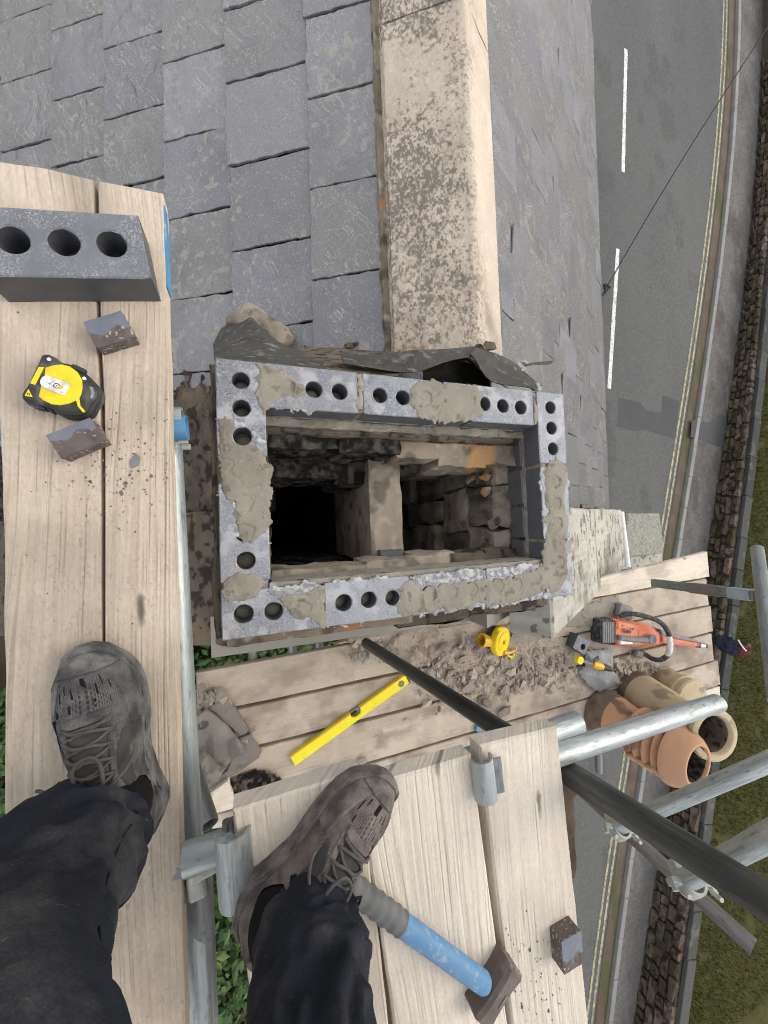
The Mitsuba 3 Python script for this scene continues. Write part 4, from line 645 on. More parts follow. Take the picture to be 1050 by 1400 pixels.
# lower platform: north edges of the boards as lines across the photograph
def lw(x0, y0, x1, y1): return at(x0, y0, LZ), at(x1, y1, LZ)
edges = [lw(456, 880, 968, 753), lw(271, 918, 967, 790), lw(336, 966, 973, 827), lw(356, 1021, 974, 865), lw(493, 1047, 983, 902), lw(600, 1061, 985, 937), lw(700, 1075, 1003, 969)]
names = [('clean_board_bsdf', 'pale spattered lower board nearest the gable coping at the roadside end', .35), ('low_board_bsdf', 'dirty lower board directly along the chimney foot', 0), ('low_board_bsdf', 'dirty lower board under the upper end of the yellow level', 0), ('low_board_bsdf', 'dirty lower board under the lower end of the yellow level', 0), ('low_board_bsdf', 'lower board ending beneath the orange saw tip', 0), ('clean_board_bsdf', 'outermost sand speckled lower board under the tall chimney pots', 0)]
left_end = {0: 2.2, 1: None, 2: -.23, 3: -.16, 4: -.10, 5: -.12}
slopeY = np.polyfit([edges[1][0][0], edges[1][1][0]], [edges[1][0][1], edges[1][1][1]], 1)
for i in range(6):
    (a0, a1), (b0, b1) = edges[i], edges[i + 1]
    fa, fb = np.polyfit([a0[0], a1[0]], [a0[1], a1[1]], 1), np.polyfit([b0[0], b1[0]], [b0[1], b1[1]], 1)
    xl = [.47, -.21, -.20, -.16, -.05, .10][i]; xr = a1[0] - .01
    g = .013 if i != 2 else .018
    c = [np.array([xl, np.polyval(fa, xl) - g / 2]), np.array([xr, np.polyval(fa, xr) - g / 2]), np.array([xr + .01, np.polyval(fb, xr) + g / 2]), np.array([xl, np.polyval(fb, xl) + g / 2])]
    o = np.r_[(c[0] + c[3]) / 2, LZ + rnd.uniform(-.006, .006)]; e = np.r_[(c[1] + c[2]) / 2, LZ]; d = unit(e - o); s = unit(np.cross([0, 0, 1], d)); n = np.cross(d, s)
    poly = jag(Polygon([((np.r_[p, LZ] - o) @ d, (np.r_[p, LZ] - o) @ s) for p in (c[3], c[2], c[1], c[0])]), .04, .004, i + 11, 8)
    k = key('scaffold_board'); mm, uv = uvm(prism(poly, -.038, 0, .004), nseed(), frame(o, d, s, n)); scene[k] = mikit.ply(mm, names[i][0], False, uv=uv); tag(k, names[i][1], 'scaffold board')
for x, l_ in ((.05, 'dull steel cross tube under the broken tiles'), (1.2, 'dull steel cross tube under the rubble'), (2.4, 'dull steel cross tube under the chimney pots'), (3.45, 'dull steel cross tube under the road ends of the lower boards')):
    m, uv = pipe([x, -.80, LZ - .068], [x, -2.25, LZ - .068]); k = add('transom_tube', m, 'dull_steel_bsdf', uv=uv); tag(k, l_, 'tube')
# left walkway board with its long split
x0 = [at(135, y, .13) for y in (243, 880)]
pb = [np.array(at(x, y, .13)) for x, y in ((0, 222), (220, 263), (252, 1420), (9, 1420))]
o = (pb[0] + pb[1]) / 2; e = (pb[2] + pb[3]) / 2; d = unit(e - o); s = unit(np.cross([0, 0, 1], d)); n = np.array([0, 0, 1.0]); loc = lambda x, y: ((at(x, y, .13) - o) @ d, (at(x, y, .13) - o) @ s)
crk = Polygon([loc(*p) for p in ((128, 236), (130, 330), (133.2, 470), (137.3, 560), (138.6, 700), (138.8, 800), (140.6, 925), (142.4, 925), (142.4, 800), (142.6, 700), (141.8, 560), (137.3, 470), (134, 330), (133, 236))])
poly = jag(Polygon([loc(*p) for p in ((-14, 219), (60, 229), (132, 246), (222, 264), (236, 700), (256, 1500), (10, 1500), (5, 700))]), .03, .0025, 5, 12).difference(crk.buffer(.0012)); poly = max(poly.geoms, key=lambda a: a.area) if hasattr(poly, 'geoms') else poly
k = key('scaffold_board'); mm, uv = uvm(prism(poly, -.038, 0, .0012), 7, frame(o, d, s, n)); scene[k] = mikit.ply(mm, 'plank_bsdf', False, uv=uv); tag(k, 'long split left walkway plank carrying the holed brick and tape measure', 'scaffold board')
be = (np.array(at(214, 268, .13)) + np.array(at(221, 400, .13))) / 2
add('blue_paint', displaced(move(trimesh.creation.box(extents=(.150, .0040, .034)), frame(be + [.0088, 0, -.0185], unit(at(224, 400, .13) - at(219.5, 268, .13)), [1, 0, 0], [0, 0, 1])).subdivide_to_size(.006), .0009, 60, 3), 'blue_paint_bsdf', k)
# upper right walkway
PZ = .235
up = [(((318, 1109), (490, 1054), (534, 1420), (348, 1420)), 'right walkway plank under the right shoe heel', 21), (((492, 1078), (645, 1033), (697, 1420), (541, 1420)), 'middle right walkway plank carrying the blue hammer handle', 22), (((656, 1021), (762, 994), (808, 1420), (703, 1420)), 'outer right walkway plank with the cut blue brick', 23)]
for px, lb, sd_ in up:
    P = [np.array(at(x, y, PZ)) for x, y in px]; P[2] += (P[2] - P[1]) * .35; P[3] += (P[3] - P[0]) * .35
    o = (P[0] + P[1]) / 2; e = (P[2] + P[3]) / 2; d = unit(e - o); s = unit(np.cross([0, 0, 1], d)); poly = jag(Polygon([((p - o) @ d, (p - o) @ s) for p in P]), .025, .0028, sd_, 12)
    k = key('scaffold_board'); mm, uv = uvm(prism(poly, -.038, 0, .004), nseed(), frame(o, d, s, [0, 0, 1])); scene[k] = mikit.ply(mm, 'pale_plank_bsdf', False, uv=uv); tag(k, lb, 'scaffold board')
# tubes
def tube(name, p0, p1, mat, label, r=.02415, wall=.0035):
    m, uv = pipe(p0, p1, r, wall); k = add(name, m, mat, uv=uv, smooth=False); scene[k] = mikit.ply(m, mat, True, uv=uv); return tag(k, label, 'scaffold tube')
tube('ledger_tube', at(231, 606, .02), at(266, 1250, .02) + [.015, -.6, 0], 'galv_bsdf', 'long galvanised tube lying under the right edge of the left plank')
tube('transom_tube', at(251, 1175, .168), at(790, 987, .172), 'galv_bsdf', 'galvanised cross tube carrying the right walkway planks')
tube('standard_tube', atd(500, 879, 1.95), atd(1120, 1278, .49), 'black_pole_bsdf', 'long black pole rising diagonally past the right walkway planks', .0262)
tube('guard_tube', at(752, 1034, .20), at(981, 961, .145), 'galv_bsdf', 'galvanised tube crossing above the tall chimney pots')
tube('guard_tube', atd(838, 1133, 1.34), atd(1090, 1024, 1.02), 'galv_bsdf', 'galvanised tube just below the ribbed pot mouth')
tube('guard_tube', atd(934, 1205, 1.04), atd(1110, 1112, .74), 'galv_bsdf', 'lowest galvanised tube at the right edge over the lawn')
tube('thin_tube', atd(770, 1058, 1.62), atd(1030, 1295, 1.1), 'rusty_tube_bsdf', 'rusty brown tube with an open end over the lawn')
tube('rail_tube', atd(1035, 750, 1.72), atd(1062, 960, 1.25), 'dull_steel_bsdf', 'grey upright looking tube at the far right edge')
bar = tag(key('brace_bar'), 'flat grey bar with a pale blue end reaching the right edge tube', 'bar'); p0, p1 = atd(893, 797, 2.28), atd(1046, 816, 1.66)
M, Lb = axis_frame(p0, p1); m = displaced(move(trimesh.creation.box(extents=(.046, .030, Lb)), trimesh.transformations.translation_matrix([0, 0, Lb / 2])).subdivide_to_size(.05), .0015, 20, 3); add('shaft', move(m, M), 'dull_steel_bsdf', bar)
add('sleeve', move(trimesh.creation.box(extents=(.052, .036, Lb * .27)), M @ trimesh.transformations.translation_matrix([0, 0, Lb * .55])), 'rusty_tube_bsdf', bar); add('painted_end', move(trimesh.creation.box(extents=(.052, .036, Lb * .16)), M @ trimesh.transformations.translation_matrix([0, 0, Lb * .83])), 'grey_blue_bsdf', bar)
# blue sleeve coupler on the cross tube under the left plank
p0, p1 = at(-30, 592, .068) , at(256, 585, .068)
sc = tag(key('sleeve_coupler'), 'blue painted sleeve and tube end poking out beside the left plank', 'coupler'); m, uv = pipe(p0, p1); add('tube', m, 'blue_paint_bsdf', sc, uv=uv)
m, uv = pipe(at(236, 572, .07), at(250, 572, .07), .021, .004); add('collar', m, 'galv_bsdf', sc, uv=uv)
for dx in (0, 9): add('bolt', sweep([at(244 + dx * .6, 604 + dx * .8, .06), at(257 + dx * .4, 603 + dx * .9, .06)], .006, 8), 'coupler_bsdf', sc)
# board clips: half-round plates that grip the planks
def clip(pix0, pix1, z, r, lab, lip):
    a, b = at(*pix0, z), at(*pix1, z); M, L = axis_frame(a, b); t = tag(key('board_clip'), lab, 'clip')
    th = np.linspace(-.15, np.pi + .15, 18); up = M[:3, :3].T @ np.array([0, 0, 1.0]); ang = math.atan2(up[1], up[0]); pts = []
    zs = np.linspace(0, L, 12); V = []
    for rr in (r, r - .004):
        for z_ in zs: V.append(np.column_stack([rr * np.cos(th + ang - np.pi / 2), rr * np.sin(th + ang - np.pi / 2), np.full(18, z_)]))
    V = np.vstack(V); n1 = 18; f = []
    for k_ in range(11):
        for j in range(17):
            a_ = k_ * n1 + j; f += [[a_, a_ + 1, a_ + n1 + 1], [a_, a_ + n1 + 1, a_ + n1]]; b_ = a_ + 12 * n1; f += [[b_, b_ + n1 + 1, b_ + 1], [b_, b_ + n1, b_ + n1 + 1]]
    for e_ in (0, 11):
        for j in range(17): a_ = e_ * n1 + j; b_ = a_ + 12 * n1; f += [[a_, b_, b_ + 1], [a_, b_ + 1, a_ + 1]]
    m = TM(V, f); m = displaced(m, .0012, 60, 3); uv = np.column_stack([m.vertices[:, 2] + 16 * nseed() + 4, m.vertices[:, 0]]); m.apply_transform(M); add('plate', m, 'galv_bsdf', t, uv=uv)
    return t, M, L
t1, M, L = clip((657, 1034), (664, 1090), .245, .0225, 'half round galvanised clip between the outer two right planks', 1)
addp('tongue', prism(jag(sbox(0, 0, .068, .020), .01, .003, 4, 40), 0, .004, .001), 'dull_steel_bsdf', t1, frame(at(671, 1038, .243), unit(at(677, 1092, .243) - at(671, 1038, .243)), [1, 0, 0], [0, 0, 1]))
t2, M, L = clip((318, 1133), (325, 1228), .232, .027, 'half round galvanised clip beside the right shoe heel', 1)
addp('tongue', prism(jag(Polygon([(0, 0), (.02, .02), (.09, .024), (.10, 0)]), .01, .003, 6, 40), 0, .004, .001), 'dull_steel_bsdf', t2, frame(at(332, 1140, .228), unit(at(342, 1230, .228) - at(332, 1140, .228)), [1, 0, 0], [0, 0, 1]))
for dx, dy in ((0, 0), (7, -2), (13, 2)): add('bolt', sweep([at(310 + dx, 1134 + dy, .20), at(310 + dx, 1122 + dy, .20)], .007, 8), 'rusty_tube_bsdf', t2)
# couplers
def coupler(px, py, depth, lab, s=1.0):
    c = atd(px, py, depth); t = tag(key('tube_coupler'), lab, 'coupler'); u = unit(atd(px + 10, py - 5, depth * .98) - c); v = unit(np.cross(u, -FWD)); w_ = np.cross(u, v); R = .031 * s
    M = frame(c, v, w_, u); add('ring', lathe([(R - .006, -.022), (R, -.022), (R + .001, 0), (R, .022), (R - .006, .022), (R - .006, -.022)], 26, M), 'coupler_bsdf', t, smooth=40)
    for sg, nm in ((1, 'flange'), (-1, 'flange')):
        q = c + v * sg * (R + .012) ; add(nm, tri(rounded((.030, .018, .036), .005)).apply_transform(frame(q, v, w_, u)), 'coupler_bsdf', t, smooth=40)
        add('nut', trimesh.creation.cylinder(.010, .022, sections=6).apply_transform(frame(q + v * .010 * sg - FWD * .012, v, u, unit(np.cross(v, u)))), 'coupler_bsdf', t)
        add('bolt', sweep([q - FWD * .02, q - FWD * .045 + u * .01], .006, 8), 'coupler_bsdf', t)
    add('saddle', tri(rounded((.040, .05, .038), .008)).apply_transform(frame(c + FWD * .035, v, w_, u)), 'coupler_bsdf', t, smooth=40)
coupler(846, 1134, 1.33, 'pale steel coupler on the rusty tube nearest the planks'); coupler(943, 1207, 1.03, 'pale steel coupler on the rusty tube over the stone wall coping')
sw_ = tag(key('swivel_coupler'), 'worn steel swivel clamp under the left plank beside the cross tube', 'coupler'); c = at(262, 1182, .115)
for nm, off, sz, yaw in (('jaw', (0, 0, 0), (.062, .030, .03), -.2), ('lever', (.022, -.012, .012), (.05, .018, .012), .25), ('jaw', (.0, -.052, -.02), (.052, .036, .03), .1), ('strap', (.006, -.035, -.002), (.03, .06, .012), .1)):
    add(nm, displaced(tri(rounded(sz, .006).refine_to_length(.006)), .002, 60, 4).apply_transform(trimesh.transformations.translation_matrix(c + np.array(off)) @ rotz(yaw)), 'coupler_bsdf' if nm != 'jaw' else 'dull_steel_bsdf', sw_, smooth=40)
tube('raker_tube', at(270, 1165, .09), at(283, 1400, -.10), 'dull_steel_bsdf', 'second grey tube hanging beneath the clamp at the bottom')
tube('short_tube', at(262, 1050, -.35), at(286, 1128, -.22), 'dull_steel_bsdf', 'short tube with an open end below the broken tiles')
for x, y, l_ in ((400, 884, 'left of two pale tubes crossing the slot at the foot of the chimney'), (436, 880, 'right of two pale tubes crossing the slot at the foot of the chimney')): tube('putlog_tube', at(x, y - 8, -1.9), at(x + 1, y + 14, -1.9), 'galv_bsdf', l_, .03)
# ------------------------------------------------------------------ things on the boards
PB = .13
def lie(px, py, z, ax=None, px2=None):                        # frame on a level surface: origin at the pixel, x axis towards the second pixel
    o = at(px, py, z); d = at(*px2, z) - o; d[2] = 0; d = unit(d); return frame(o, d, np.cross([0, 0, 1], d), [0, 0, 1])
# the holed brick on the left plank
b0, b1 = at(18, 413, PB), at(220, 412, PB); d = unit(b1 - b0); s = np.cross([0, 0, 1], d)
bk = tag(key('engineering_brick'), 'blue brick with three holes standing on the left plank end', 'brick')
c = b1 - d * .1075 + s * BW / 2; poly = jag(sbox(-.1075, -BW / 2, .1075, BW / 2), .012, .0008, 90, 60)
for i in (-1, 0, 1): poly = poly.difference(jag(Point(i * .062, .003).buffer(.0205, 12), .006, .0013, 95 + i, 90))
m = prism(poly, 0, BH, .0022); M = frame(c, d, s, [0, 0, 1]); up_ = m.face_normals[:, 2] > .6
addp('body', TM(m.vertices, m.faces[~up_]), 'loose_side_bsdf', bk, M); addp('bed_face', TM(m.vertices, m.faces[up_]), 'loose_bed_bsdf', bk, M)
addp('hole_floor', prism(sbox(-.10, -.04, .10, .04), .001, .012), 'soot_bsdf', bk, M)
# cut offcuts of blue brick
def offcut(label, M, size, split, seed, lean=0.0):
    t = tag(key('brick_offcut'), label, 'brick offcut'); sx, sy, sz = size
    b = stone_block(size, seed, .0022, 40, .06, fine=9000); v = b.vertices.copy(); v[:, 2] += sz / 2
    v[:, 0] += v[:, 2] * lean; b = TM(v, b.faces); cen = b.triangles_center; top = (b.face_normals[:, 2] > .25) & (cen[:, 2] > sz * .6); bl = top & (cen[:, 1] > split + .0035 * np.sin(cen[:, 0] * 160) + (meshkit.fbm(cen * 160, 3, seed) - .5) * .008)
    add('broken_body', move(TM(b.vertices, b.faces[~bl]), M), 'brick_break_bsdf', t); add('fired_face', move(TM(b.vertices, b.faces[bl]), M), 'brick_face_bsdf', t)
offcut('small cut piece of blue brick lying between the holed brick and the tape', lie(158, 462, PB, px2=(192, 452)), (.060, .046, .030), -.002, 5)
offcut('wedge shaped cut of blue brick with pink broken band below the tape', lie(116, 605, PB, px2=(152, 590)), (.066, .042, .034), .006, 6)
offcut('cut half of blue brick resting on the outer right plank', lie(766, 1280, PZ, px2=(790, 1266)), (.052, .066, .032), -.008, 8)
k = add('slate_sliver', move(prism(Polygon([(0, 0), (.010, .006), (.011, .020), (.004, .026), (-.004, .010)]), 0, .003, .0008), lie(180, 640, PB, px2=(190, 641))), 'grey_plastic_bsdf'); tag(k, 'thin grey chip of slate on the left plank', 'slate chip')
gg = np.random.default_rng(3); mm, uu = [], []
for i in range(260):
    r = gg.random()
    if r < .6: px, py, z = float(np.clip(gg.normal(165, 40), 12, 228)), gg.normal(645, 34), PB
    elif r < .66: px, py, z = gg.uniform(10, 230), gg.uniform(420, 1100), PB
    else: px, py, z = gg.normal(735, 26), gg.normal(1330, 40), PZ
    s_ = gg.uniform(.0012, .0042) * (2 if gg.random() < .06 else 1); a, b_ = uvm(rock(700 + i, (s_ * 1.3, s_, s_ * .6), 9), int(gg.integers(60)), frame(at(px, py, z + s_ * .2), *basis([.1, .1, 1]))); mm.append(a); uu.append(b_)
k = add('grit', cat(mm), 'brick_break_bsdf', uv=np.vstack(uu)); tag(k, 'scattered brick grit and crumbs on the upper planks', 'grit', kind='stuff')
# tape measure
def profile(pts, z0, z1, b, n=6): return prism(Polygon(curve(np.vstack([pts, pts[:1]]), len(pts) * n)[:-1]).buffer(0), z0, z1, b)
TZ = PB + .035; MT = lie(77, 528, PB, px2=(135, 523)); MT[:3, 3][2] = PB; iMT = np.linalg.inv(MT)
def tl(x, y, z=TZ): return (iMT @ np.r_[at(x, y, z), 1])[:2]
tp = thing('tape_measure', 'yellow and black tape measure lying on the left plank', 'tape measure')
def Z(x, y): return (20 + x / 8.077, 470 + y / 8.077)          # a pixel of an enlarged crop
out = np.array([tl(*Z(x, y)) for x, y in ((285, 118), (390, 122), (480, 190), (610, 220), (720, 290), (800, 370), (880, 470), (885, 560), (830, 640), (770, 740), (660, 770), (500, 760), (380, 700), (250, 660), (130, 640), (65, 570), (110, 480), (190, 330), (250, 200))])
body = Polygon(curve(np.vstack([out, out[:1]]), 110)[:-1]).buffer(.0005)
low = body.buffer(.002); m = prism(low, 0.0, .024, .004); add('body', move(m, MT), 'black_plastic_bsdf', tp, smooth=30); add('top_shell', move(prism(body, .0235, .0345, .005), MT), 'black_plastic_bsdf', tp, smooth=30)
yel = Polygon([tl(*Z(x, y), TZ + .001) for x, y in ((340, 265), (430, 235), (520, 228), (610, 250), (690, 310), (740, 390), (748, 470), (735, 550), (712, 600), (722, 680), (775, 742), (750, 756), (695, 690), (678, 625), (600, 660), (500, 678), (400, 665), (310, 620), (265, 580), (285, 500), (295, 440), (330, 350))])
add('yellow_face', move(prism(yel.buffer(.0008).buffer(-.0008), .033, .0368, .0009), MT), 'yellow_bsdf', tp)
for poly in ([(270, 262), (318, 262), (225, 448), (180, 436)],): add('yellow_bar', move(prism(Polygon([tl(*Z(*p)) for p in poly]).buffer(.0007), .033, .0360, .0006), MT), 'yellow_bsdf', tp)
add('warning_mark', move(prism(Polygon([tl(*Z(*p)) for p in ((153, 500), (200, 590), (112, 575))]), .033, .0358, .0004), MT), 'yellow_bsdf', tp)
add('warning_symbol', move(prism(Point(*tl(*Z(155, 558))).buffer(.0019).difference(Point(*tl(*Z(155, 558))).buffer(.0011)), .0355, .0362), MT), 'black_plastic_bsdf', tp)
lab = Polygon([tl(*Z(x, y), TZ + .004) for x, y in ((345, 348), (420, 368), (612, 442), (548, 568), (330, 490), (285, 450), (275, 410), (300, 365))]); add('sticker', move(prism(lab, .0365, .0385, .0003), MT), 'white_bsdf', tp)
ink = [LineString([tl(*Z(x, y), TZ + .004) for x, y in q_]).buffer(.00035) for q_ in (((365, 430), (380, 445), (400, 428), (425, 420)), ((392, 448), (420, 462), (430, 480)), ((352, 405), (360, 408)), ((500, 530), (530, 535)))]
cc = Point(*tl(*Z(462, 462), TZ + .004)); ink.append(cc.buffer(.0042).difference(cc.buffer(.0030))); ink.append(cc.buffer(.0009))
add('sticker_print', cat([move(prism(g_, .0383, .0388), MT) for g_ in ink]), 'black_plastic_bsdf', tp); add('sticker_spot', move(prism(Point(*tl(*Z(508, 478), TZ + .004)).buffer(.0030), .0384, .0389), MT), 'amber_bsdf', tp)
for q_ in ((380, 172), (770, 384)): add('screw', move(trimesh.creation.cylinder(.0026, .002, sections=14), MT @ trimesh.transformations.translation_matrix([*tl(*Z(*q_)), .0352])), 'white_bsdf', tp)
for i_ in range(5): add('grip_rib', displaced(tri(rounded((.004, .016, .016), .0018).refine_to_length(.003)), .0005, 90, 3).apply_transform(MT @ trimesh.transformations.translation_matrix([*tl(*Z(300 + i_ * 85, 690 + (0, 30, 45, 40, 0)[i_]), .15), .018]) @ rotz(.5)), 'black_plastic_bsdf', tp, smooth=40)
add('lock_button', displaced(tri(rounded((.020, .008, .010), .003).refine_to_length(.003)), .0005, 90, 3).apply_transform(MT @ trimesh.transformations.translation_matrix([*tl(*Z(700, 270)), .030]) @ rotz(-.62)), 'black_plastic_bsdf', tp, smooth=40)
add('paint_smear', move(prism(jag(Polygon([tl(*Z(x, y)) for x, y in ((820, 465), (860, 480), (880, 540), (860, 600), (835, 600), (845, 540))]), .003, .001, 3, 200), .0338, .0352, .0003), MT), 'slurry_bsdf', tp)
# spirit level
e0, e1 = at(400, 1041, LZ + .022), at(557, 928, LZ + .022); dz = unit(e1 - e0); LL = np.linalg.norm(e1 - e0); lv = thing('spirit_level', 'yellow spirit level lying across the dirty lower boards', 'spirit level'); M = frame(e0 + [0, 0, -.022], dz, np.cross([0, 0, 1], dz), [0, 0, 1])
hw = .030
bar_ = sbox(0, -hw, LL, hw); vial_c = (LL * .535, hw * .72); bar_ = bar_.difference(Point(*vial_c).buffer(.030).intersection(sbox(0, -.004, LL, 1))).difference(Point(LL - .045, -.004).buffer(.018))
add('body', move(prism(bar_, 0, .022, .003), M), 'lime_yellow_bsdf', lv); add('edge_rail', move(prism(sbox(.002, hw - .007, LL * .535 - .034, hw + .001), .021, .026, .001), M), 'amber_bsdf', lv); add('edge_rail', move(prism(sbox(LL * .535 + .034, hw - .007, LL - .01, hw + .001), .021, .026, .001), M), 'amber_bsdf', lv)
add('vial', move(trimesh.creation.capsule(height=.030, radius=.009), M @ trimesh.transformations.translation_matrix([LL * .535 - .015, hw * .42, .012]) @ trimesh.transformations.rotation_matrix(pi2, [0, 1, 0])), 'lawn_soil_bsdf', lv, smooth=True); add('vial_block', move(prism(Point(*vial_c).buffer(.0285).intersection(sbox(0, -.002, LL, hw)), .001, .010), M), 'grey_plastic_bsdf', lv)
add('vial', move(trimesh.creation.cylinder(.0165, .012, sections=24), M @ trimesh.transformations.translation_matrix([LL - .045, -.004, .010])), 'grey_plastic_bsdf', lv, smooth=30); add('end_cap', move(prism(sbox(LL - .004, -hw - .001, LL + .010, hw + .001), 0, .023, .003), M), 'black_plastic_bsdf', lv)
# yellow dust shroud
ys = thing('dust_shroud', 'round yellow plastic shroud with side spout lying on the lower board', 'plastic shroud'); cY = at(684, 876, LZ + .05); tilt = unit([.30, -.14, .94]); ax = unit(np.cross([0, 1, 0], tilt)); MY = frame(cY, ax, np.cross(tilt, ax), tilt)
add('housing', lathe([(.0, -.030), (.060, -.030), (.074, -.022), (.078, 0), (.074, .018), (.066, .023), (.064, .019), (.050, .021), (.048, .026), (.022, .030), (.020, .027), (.0, .027)], 44, MY @ np.diag([1, 1.22, 1, 1])), 'yellow_bsdf', ys, smooth=35)
for a_ in range(7):
    q = np.array([.010 * math.cos(a_ * 1.047), .010 * math.sin(a_ * 1.047)]) if a_ < 6 else np.zeros(2); add('vent_slot', trimesh.creation.cylinder(.0030, .003, sections=8).apply_transform(MY @ trimesh.transformations.translation_matrix([*q, .0278])), 'soot_bsdf', ys)
p0 = at(676, 877, LZ + .035); p1 = at(658, 875, LZ + .042); M, Ls = axis_frame(p0, p1); add('spout', lathe([(.036, -.02), (.036, Ls * .75), (.042, Ls * .8), (.042, Ls), (.034, Ls), (.033, Ls * .3)], 30, M), 'amber_bsdf', ys, smooth=35)
add('brush_skirt', lathe([(.074, -.052), (.078, -.052), (.078, -.024), (.074, -.024)], 40, MY), 'black_plastic_bsdf', ys, smooth=35)
add('lever', sweep(curve([at(689, 892, LZ + .055), at(697, 892, LZ + .055), at(706, 887, LZ + .055)], 10), [.012, .012, .011, .01, .01, .009, .009, .008, .008, .007], 8), 'amber_bsdf', ys, smooth=40); add('clip', sweep(curve([at(694, 895, LZ + .05), at(701, 898, LZ + .05), at(703, 893, LZ + .05)], 8), .006, 8), 'yellow_bsdf', ys, smooth=40); add('tab', tri(rounded((.045, .030, .022), .006)).apply_transform(MY @ trimesh.transformations.translation_matrix([-.025, .082, .004])), 'yellow_bsdf', ys, smooth=40)
# orange saw
aw = thing('brick_saw', 'orange and black electric masonry saw with looped cable on the boards', 'power saw')
def C4(x, y): return (770 + x / 4.773, 830 + y / 4.773)
SZ = LZ + .10
o = at(*C4(430, 180), LZ); dx = at(*C4(930, 250), LZ) - at(*C4(250, 140), LZ); dx = unit(dx); MS = frame(o, dx, np.cross([0, 0, 1], dx), [0, 0, 1]); iMS = np.linalg.inv(MS)
def sl(x, y, z=.10): return (iMS @ np.r_[at(*C4(x, y), LZ + z), 1])[:2]
def lump(pts, z0, z1, b, mat, nm, sm=35): return add(nm, move(prism(Polygon([sl(x, y, z1) for x, y in pts]).buffer(.006).buffer(-.001), z0, z1, b), MS), mat, aw, smooth=sm)
lump(((258, 92), (335, 84), (345, 130), (330, 200), (345, 248), (262, 238)), .0, .095, .02, 'black_plastic_bsdf', 'motor_end')
for i_ in range(5): lump(((266 + i_ * 14, 102), (270 + i_ * 14, 102), (270 + i_ * 14, 228), (266 + i_ * 14, 228)), .09, .100, .002, 'grey_plastic_bsdf', 'cooling_rib')
lump(((345, 84), (450, 100), (560, 122), (635, 160), (640, 210), (630, 258), (500, 262), (350, 252), (330, 200)), .01, .085, .022, 'orange_bsdf', 'body')
lump(((490, 150), (540, 140), (560, 165), (545, 195), (490, 190)), .06, .088, .010, 'orange_bsdf', 'thumb_rest'); lump(((355, 95), (470, 112), (480, 140), (360, 140)), .07, .093, .010, 'orange_bsdf', 'top_cover')
lump(((378, 192), (470, 205), (560, 205), (600, 195), (612, 222), (590, 238), (500, 228), (440, 225), (380, 215)), .08, .118, .010, 'grey_plastic_bsdf', 'side_handle'); lump(((375, 222), (450, 226), (455, 240), (380, 240)), .08, .104, .004, 'white_bsdf', 'rating_label')
c_ = sl(585, 212, .12); add('knob', trimesh.creation.cylinder(.035, .012, sections=20).apply_transform(MS @ trimesh.transformations.translation_matrix([*c_, .116])), 'grey_plastic_bsdf', aw, smooth=30)
lump(((640, 175), (700, 190), (800, 208), (880, 232), (940, 250), (938, 262), (870, 262), (760, 250), (650, 232)), .03, .085, .014, 'orange_bsdf', 'arm'); lump(((655, 200), (770, 218), (860, 240), (860, 246), (770, 232), (655, 216)), .084, .094, .004, 'orange_bsdf', 'arm_rib'); lump(((640, 150), (790, 200), (860, 215), (880, 226), (800, 214), (650, 180)), .03, .10, .006, 'grey_plastic_bsdf', 'blade_guard'); lump(((885, 236), (945, 246), (942, 266), (880, 264)), .03, .09, .006, 'grey_plastic_bsdf', 'arm_tip'); lump(((905, 245), (932, 250), (930, 260), (905, 260)), .088, .094, .002, 'white_bsdf', 'blade_tip')
mk = [Point(*sl(397, 155, .093)).buffer(.014).difference(Point(*sl(397, 155, .093)).buffer(.008))] + [sbox(*(np.array(sl(412 + i_ * 9, 160, .093)) - [.004, .009 + .004 * (i_ % 2)]), *(np.array(sl(412 + i_ * 9, 160, .093)) + [.005, .006 + .003 * (i_ % 3)])) for i_ in range(4)] + [Point(*sl(452, 145, .093)).buffer(.006)]
add('maker_mark', cat([move(prism(g_, .0925, .0945), MS) for g_ in mk]), 'black_plastic_bsdf', aw); add('screw', trimesh.creation.cylinder(.006, .004, sections=10).apply_transform(MS @ trimesh.transformations.translation_matrix([*sl(385, 122, .093), .093])), 'black_plastic_bsdf', aw)
add('cable', sweep(curve([at(*C4(365, 60), LZ + .06), at(*C4(430, 45), LZ + .10), at(*C4(540, 62), LZ + .14), at(*C4(640, 105), LZ + .17), at(*C4(690, 180), LZ + .18), at(*C4(695, 260), LZ + .17), at(*C4(670, 325), LZ + .13), at(*C4(610, 345), LZ + .09), at(*C4(560, 325), LZ + .05), at(*C4(490, 305), LZ + .03)], 60), .017, 10), 'black_plastic_bsdf', aw, smooth=True)
add('cable_sleeve', sweep(curve([at(*C4(690, 190), LZ + .182), at(*C4(697, 260), LZ + .172), at(*C4(680, 310), LZ + .14)], 14), .0185, 10), 'white_bsdf', aw, smooth=True); add('plug', displaced(tri(rounded((.075, .05, .04), .012).refine_to_length(.01)), .003, 40, 3).apply_transform(lie(*C4(490, 305), LZ + .03, px2=C4(560, 330))), 'grey_plastic_bsdf', aw, smooth=40)
add('cloth_wrap', displaced(tri(rounded((.13, .10, .05), .015).refine_to_length(.015)), .012, 20, 6).apply_transform(lie(*C4(395, 25), LZ + .05, px2=C4(440, 40))), 'grey_plastic_bsdf', aw, smooth=40)
